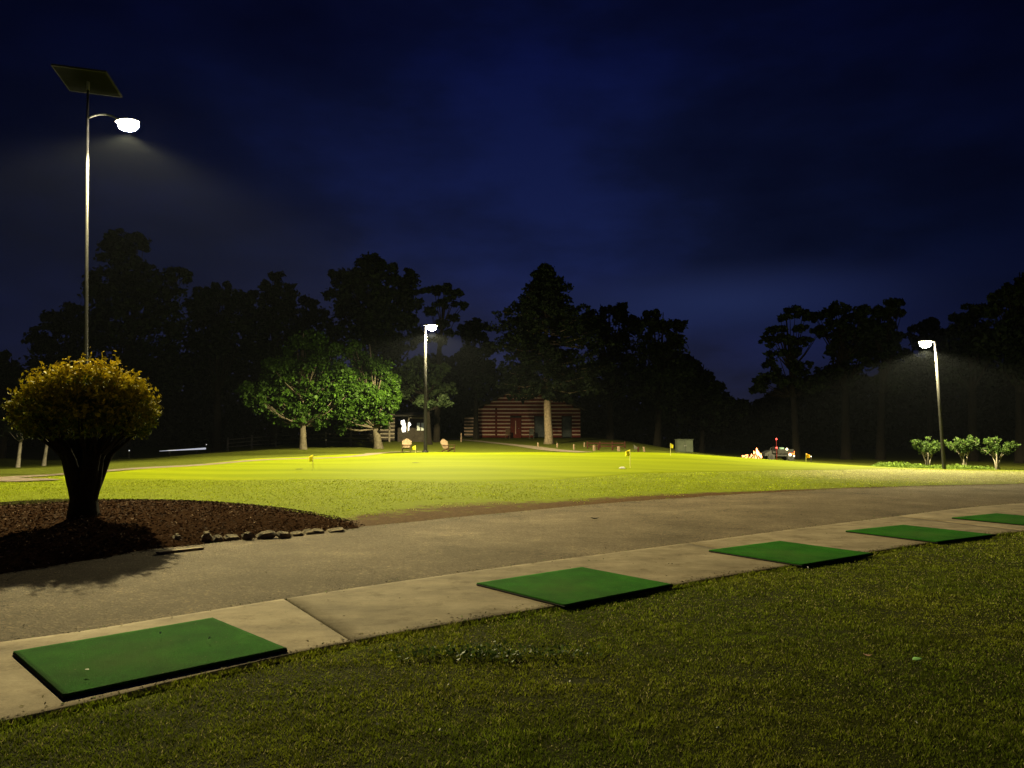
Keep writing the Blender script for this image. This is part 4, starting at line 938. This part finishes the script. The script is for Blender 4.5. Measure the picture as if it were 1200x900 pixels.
for z in (.95,1.6): MB().ball((0,0,z),.075,10,6).build('lamp', M['redlamp'], r)
tag(r, 'thin red pole with dim red lights standing at the cart', 'pole')
def pathlight(px, py, Yd, mat, label, r_=.07):
    p = gp(px, Yd); z = at(px, py, Yd)[2]; q = empty('path_light', p); h_ = max(.15, z-p[2]); MB().tube([(0,0,-.1),(0,0,h_-.03)],[.02,.02],6).build('stake', M['vdark'], q); MB().ball((0,0,h_),(r_,r_,r_),10,7).build('bulb', M[mat], q)
    tag(q, label, 'light', 'small white ground lights')
pathlight(921, 526.5, 55, 'spark', 'small white light at the back end of the utility cart', .09)
pathlight(924.5, 533, 55, 'spark', 'larger white light above the orange reflector of the cart', .11)
pathlight(929, 534.5, 55, 'spark', 'small white light just right of the orange reflector', .06)
pathlight(949, 535, 58, 'spark', 'tiny white light right of the orange flag', .045)
pathlight(243, 521, 66, 'spark', 'tiny white light above the glowing tube behind the left lawn', .045)
pathlight(153, 528, 62, 'tube', 'faint small light right of the rounded tree trunk', .05)
# glowing tube added for a bright streak, no lamp known there
D = 64.; a = at(187, 528.6, D); c = at(241, 525.6, D); r = empty('glow_strip', (a+c)/2)
MB().tube([a-(a+c)/2, c-(a+c)/2], [.015, .075], 10).build('tube', M['tube'], r)
for q in (.2, .8):
    p = (a*(1-q)+c*q)-(a+c)/2; MB().box((p[0], .12, p[2]/2-.45), (.08, .08, max(.3, abs(p[2])+.9)), bev=.01).build('bracket', M['vdark'], r)
tag(r, 'long low white glowing strip standing in for a bright streak behind the left lawn', 'glowing strip')

# ------------------------------------------------------------------ small litter
def leaf_on(px, py, z, w_, col_, name, label, cat, curl=.3, group=None):
    p = flat(px, py, z); n_ = 9; V = []; F = []
    for i in range(n_):
        u = i/(n_-1); hw = w_*.32*math.sin(math.pi*u**.8)+.001
        for s in (-1, 0, 1): V.append(((u-.5)*w_, s*hw, .006+curl*w_*((u-.5)**2)+(.12*w_ if s else 0)*math.sin(math.pi*u)))
    for i in range(n_-1):
        for s in (0, 1): F.append((i*3+s, (i+1)*3+s, (i+1)*3+s+1, i*3+s+1))
    o = MB(); o.add(V, F); ob = o.build(name, pmat(name+'_m', tuple(c*.85 for c in col_), col_, 30, .55), None, True); ob.location = p; ob.rotation_euler = (random.uniform(-.2,.2), random.uniform(-.1,.1), random.uniform(-.5,.5))
    md = ob.modifiers.new('s', 'SOLIDIFY'); md.thickness = .0015
    tag(ob, label, cat, group)
leaf_on(1075, 774, .035, .075, (.30,.62,.20), 'fallen_leaf', 'pale green fallen leaf on the dark lawn at lower right', 'leaf')
leaf_on(1017, 770, .035, .055, (.5,.28,.16), 'fallen_leaf', 'curled brown fallen leaf just left of the pale green one', 'leaf', 1.2)
leaf_on(102, 786, .078, .03, (.4,.4,.3), 'fallen_leaf', 'tiny dried leaf on the nearest hitting mat', 'leaf', .5)
leaf_on(697, 608.5, .03, .16, (.03,.025,.02), 'fallen_leaf', 'dark curled leaf lying on the asphalt right of centre', 'leaf', .8)
def teebit(px, py, label, z=.03, L_=.02, group='white broken tees in the lawn'):
    p = flat(px, py, z); o = MB().tube([(-L_/2,0,0),(L_*.3,0,.002),(L_/2,0,.004)],[.003,.0035,.007],8).build('golf_tee', M['white']); o.location = p; o.rotation_euler = (0, -.3, random.uniform(0,6)); tag(o, label, 'golf tee', group)
bits = [(947,665,'bright white broken tee at the lawn edge below the third mat'),(1057,687,'white broken tee in the lawn right of the third mat'),(669,799,'white broken tee in the bare divot in the lawn'),(724,773,'white broken tee right of the weed patch'),
 (466,807,'white broken tee in the lawn left of the weed patch'),(443,849,'white broken tee lower left in the lawn'),(517,856,'white broken tee near the bottom centre of the lawn'),(527,803,'white broken tee below the weed patch'),(120,847,'white broken tee below the nearest mat'),
 (1074,846,'white broken tee low on the right in the lawn'),(841,853,'white broken tee near the bottom right of centre')]
for px, py, lab in bits: teebit(px, py, lab, L_=.02 if py > 760 else .035)
teebit(245, 748, 'short pale tee lying on the nearest hitting mat', .082, .03, 'tees on mats'); teebit(188, 742, 'thin pale tee on the back half of the nearest mat', .082, .02, 'tees on mats')

# ------------------------------------------------------------------ haze
hb = MB().box((0, 90, 14), (640, 460, 46)).build('haze', nt('haze')[0])
mh = hb.data.materials[0]; N = mh.node_tree.nodes; L = mh.node_tree.links; N.remove(N['Principled BSDF'])
pv = N.new('ShaderNodeVolumePrincipled'); pv.inputs['Color'].default_value = (.70,.80,1,1); pv.inputs['Density'].default_value = .00006; pv.inputs['Anisotropy'].default_value = 0
L.new(pv.outputs[0], N['Material Output'].inputs['Volume'])
tag(hb, 'thin night mist over the whole place, glowing round the lamps', 'haze', kind='stuff')

# ------------------------------------------------------------------ sky
w = bpy.data.worlds.new('World'); S.world = w; w.use_nodes = True; N = w.node_tree.nodes; L = w.node_tree.links; bgN = N['Background']
SUN_EL, SUN_ROT = R(1.5), R(-12)
sky = N.new('ShaderNodeTexSky'); sky.sky_type = 'NISHITA'; sky.sun_disc = False; sky.sun_elevation = SUN_EL; sky.sun_rotation = SUN_ROT; sky.ozone_density = 3
tcw = N.new('ShaderNodeTexCoord').outputs['Generated']
mpw = N.new('ShaderNodeMapping'); mpw.inputs['Scale'].default_value = (1, 1, 2.6); mpw.inputs['Location'].default_value = (3.3, 1.2, .4); L.new(tcw, mpw.inputs[0])
cn = noise_node(N, L, 1.9, 6, .55, mpw.outputs[0])
bw_ = N.new('ShaderNodeRGBToBW'); L.new(sky.outputs[0], bw_.inputs[0])
sepx = N.new('ShaderNodeSeparateXYZ'); L.new(tcw, sepx.inputs[0])
# elevation gradient of the twilight, clouds on top
elev = ramp(N, L, sepx.outputs[2], [(.0, (.0150,.0160,.038)), (.10, (.0110,.0135,.042)), (.22, (.0050,.0078,.029)), (.45, (.0019,.0031,.019)), (.8, (.0010,.0016,.012))])
cl_ = ramp(N, L, cn.outputs[0], [(.38, (.45,.42,.38)), (.50, (.85,.85,.82)), (.64, (1.4,1.55,1.95))])
c = mixc(N, L, 1., elev.outputs[0], cl_.outputs[0], 'MULTIPLY')
# twilight fades away from the afterglow towards the right (east)
mr = N.new('ShaderNodeMapRange'); L.new(sepx.outputs[0], mr.inputs[0]); mr.inputs[1].default_value = .08; mr.inputs[2].default_value = .60; mr.inputs[3].default_value = 1; mr.inputs[4].default_value = .20; mr.interpolation_type = 'SMOOTHSTEP'
mr2 = N.new('ShaderNodeMapRange'); L.new(sepx.outputs[0], mr2.inputs[0]); mr2.inputs[1].default_value = -.60; mr2.inputs[2].default_value = -.15; mr2.inputs[3].default_value = .22; mr2.inputs[4].default_value = 1; mr2.interpolation_type = 'SMOOTHSTEP'
c = mixc(N, L, 1., c, math_(N, L, 'MULTIPLY', mr.outputs[0], mr2.outputs[0]), 'MULTIPLY')
dn = N.new('ShaderNodeVectorMath'); dn.operation = 'SUBTRACT'; L.new(tcw, dn.inputs[0]); dn.inputs[1].default_value = (.262, .95, .163)
ds_ = N.new('ShaderNodeVectorMath'); ds_.operation = 'MULTIPLY'; L.new(dn.outputs[0], ds_.inputs[0]); ds_.inputs[1].default_value = (4.2, 0, 22)
dl = N.new('ShaderNodeVectorMath'); dl.operation = 'LENGTH'; L.new(ds_.outputs[0], dl.inputs[0])
gap = N.new('ShaderNodeMapRange'); gap.interpolation_type = 'SMOOTHSTEP'; L.new(math_(N, L, 'ADD', dl.outputs['Value'], math_(N, L, 'MULTIPLY', cn.outputs[0], 1.2)), gap.inputs[0]); gap.inputs[1].default_value = 1.9; gap.inputs[2].default_value = .5; gap.inputs[3].default_value = 0; gap.inputs[4].default_value = 1
c = mixc(N, L, gap.outputs[0], c, (.0115, .0185, .066))
sk = mixc(N, L, 1., sky.outputs[0], (.0006,.001,.004), 'MULTIPLY')
c = mixc(N, L, 1., c, sk, 'ADD')
sc10 = mixc(N, L, 1., c, (10, 10, 10), 'MULTIPLY')
N_ = [n for n in N if n.type == 'MIX'][-1]
N_.clamp_result = False
L.new(sc10, bgN.inputs['Color']); bgN.inputs['Strength'].default_value = .1
sl = bpy.data.lights.new('sun', 'SUN'); sl.energy = .003; sl.angle = R(12); sl.color = (.7,.8,1); so_ = bpy.data.objects.new('sun', sl); COL.objects.link(so_); so_.rotation_euler = (R(70), 0, R(168))

# ------------------------------------------------------------------ camera and settings
cd = bpy.data.cameras.new('camera'); cam = bpy.data.objects.new('camera', cd); COL.objects.link(cam); S.camera = cam
cam.location = (0, 0, CAMZ); cam.rotation_euler = (R(90)+PITCH, 0, 0); cd.sensor_width = 36; cd.lens = 36*FPX/1200; cd.clip_end = 1500
S.view_settings.view_transform = 'Standard'; S.view_settings.look = 'None'; S.view_settings.exposure = 0; S.view_settings.gamma = 1
cy_ = S.cycles; S.render.engine = 'CYCLES'; cy_.use_denoising = True; cy_.max_bounces = 5; cy_.diffuse_bounces = 2; cy_.glossy_bounces = 2; cy_.transmission_bounces = 2; cy_.volume_bounces = 0; cy_.sample_clamp_indirect = 2; cy_.use_light_tree = True
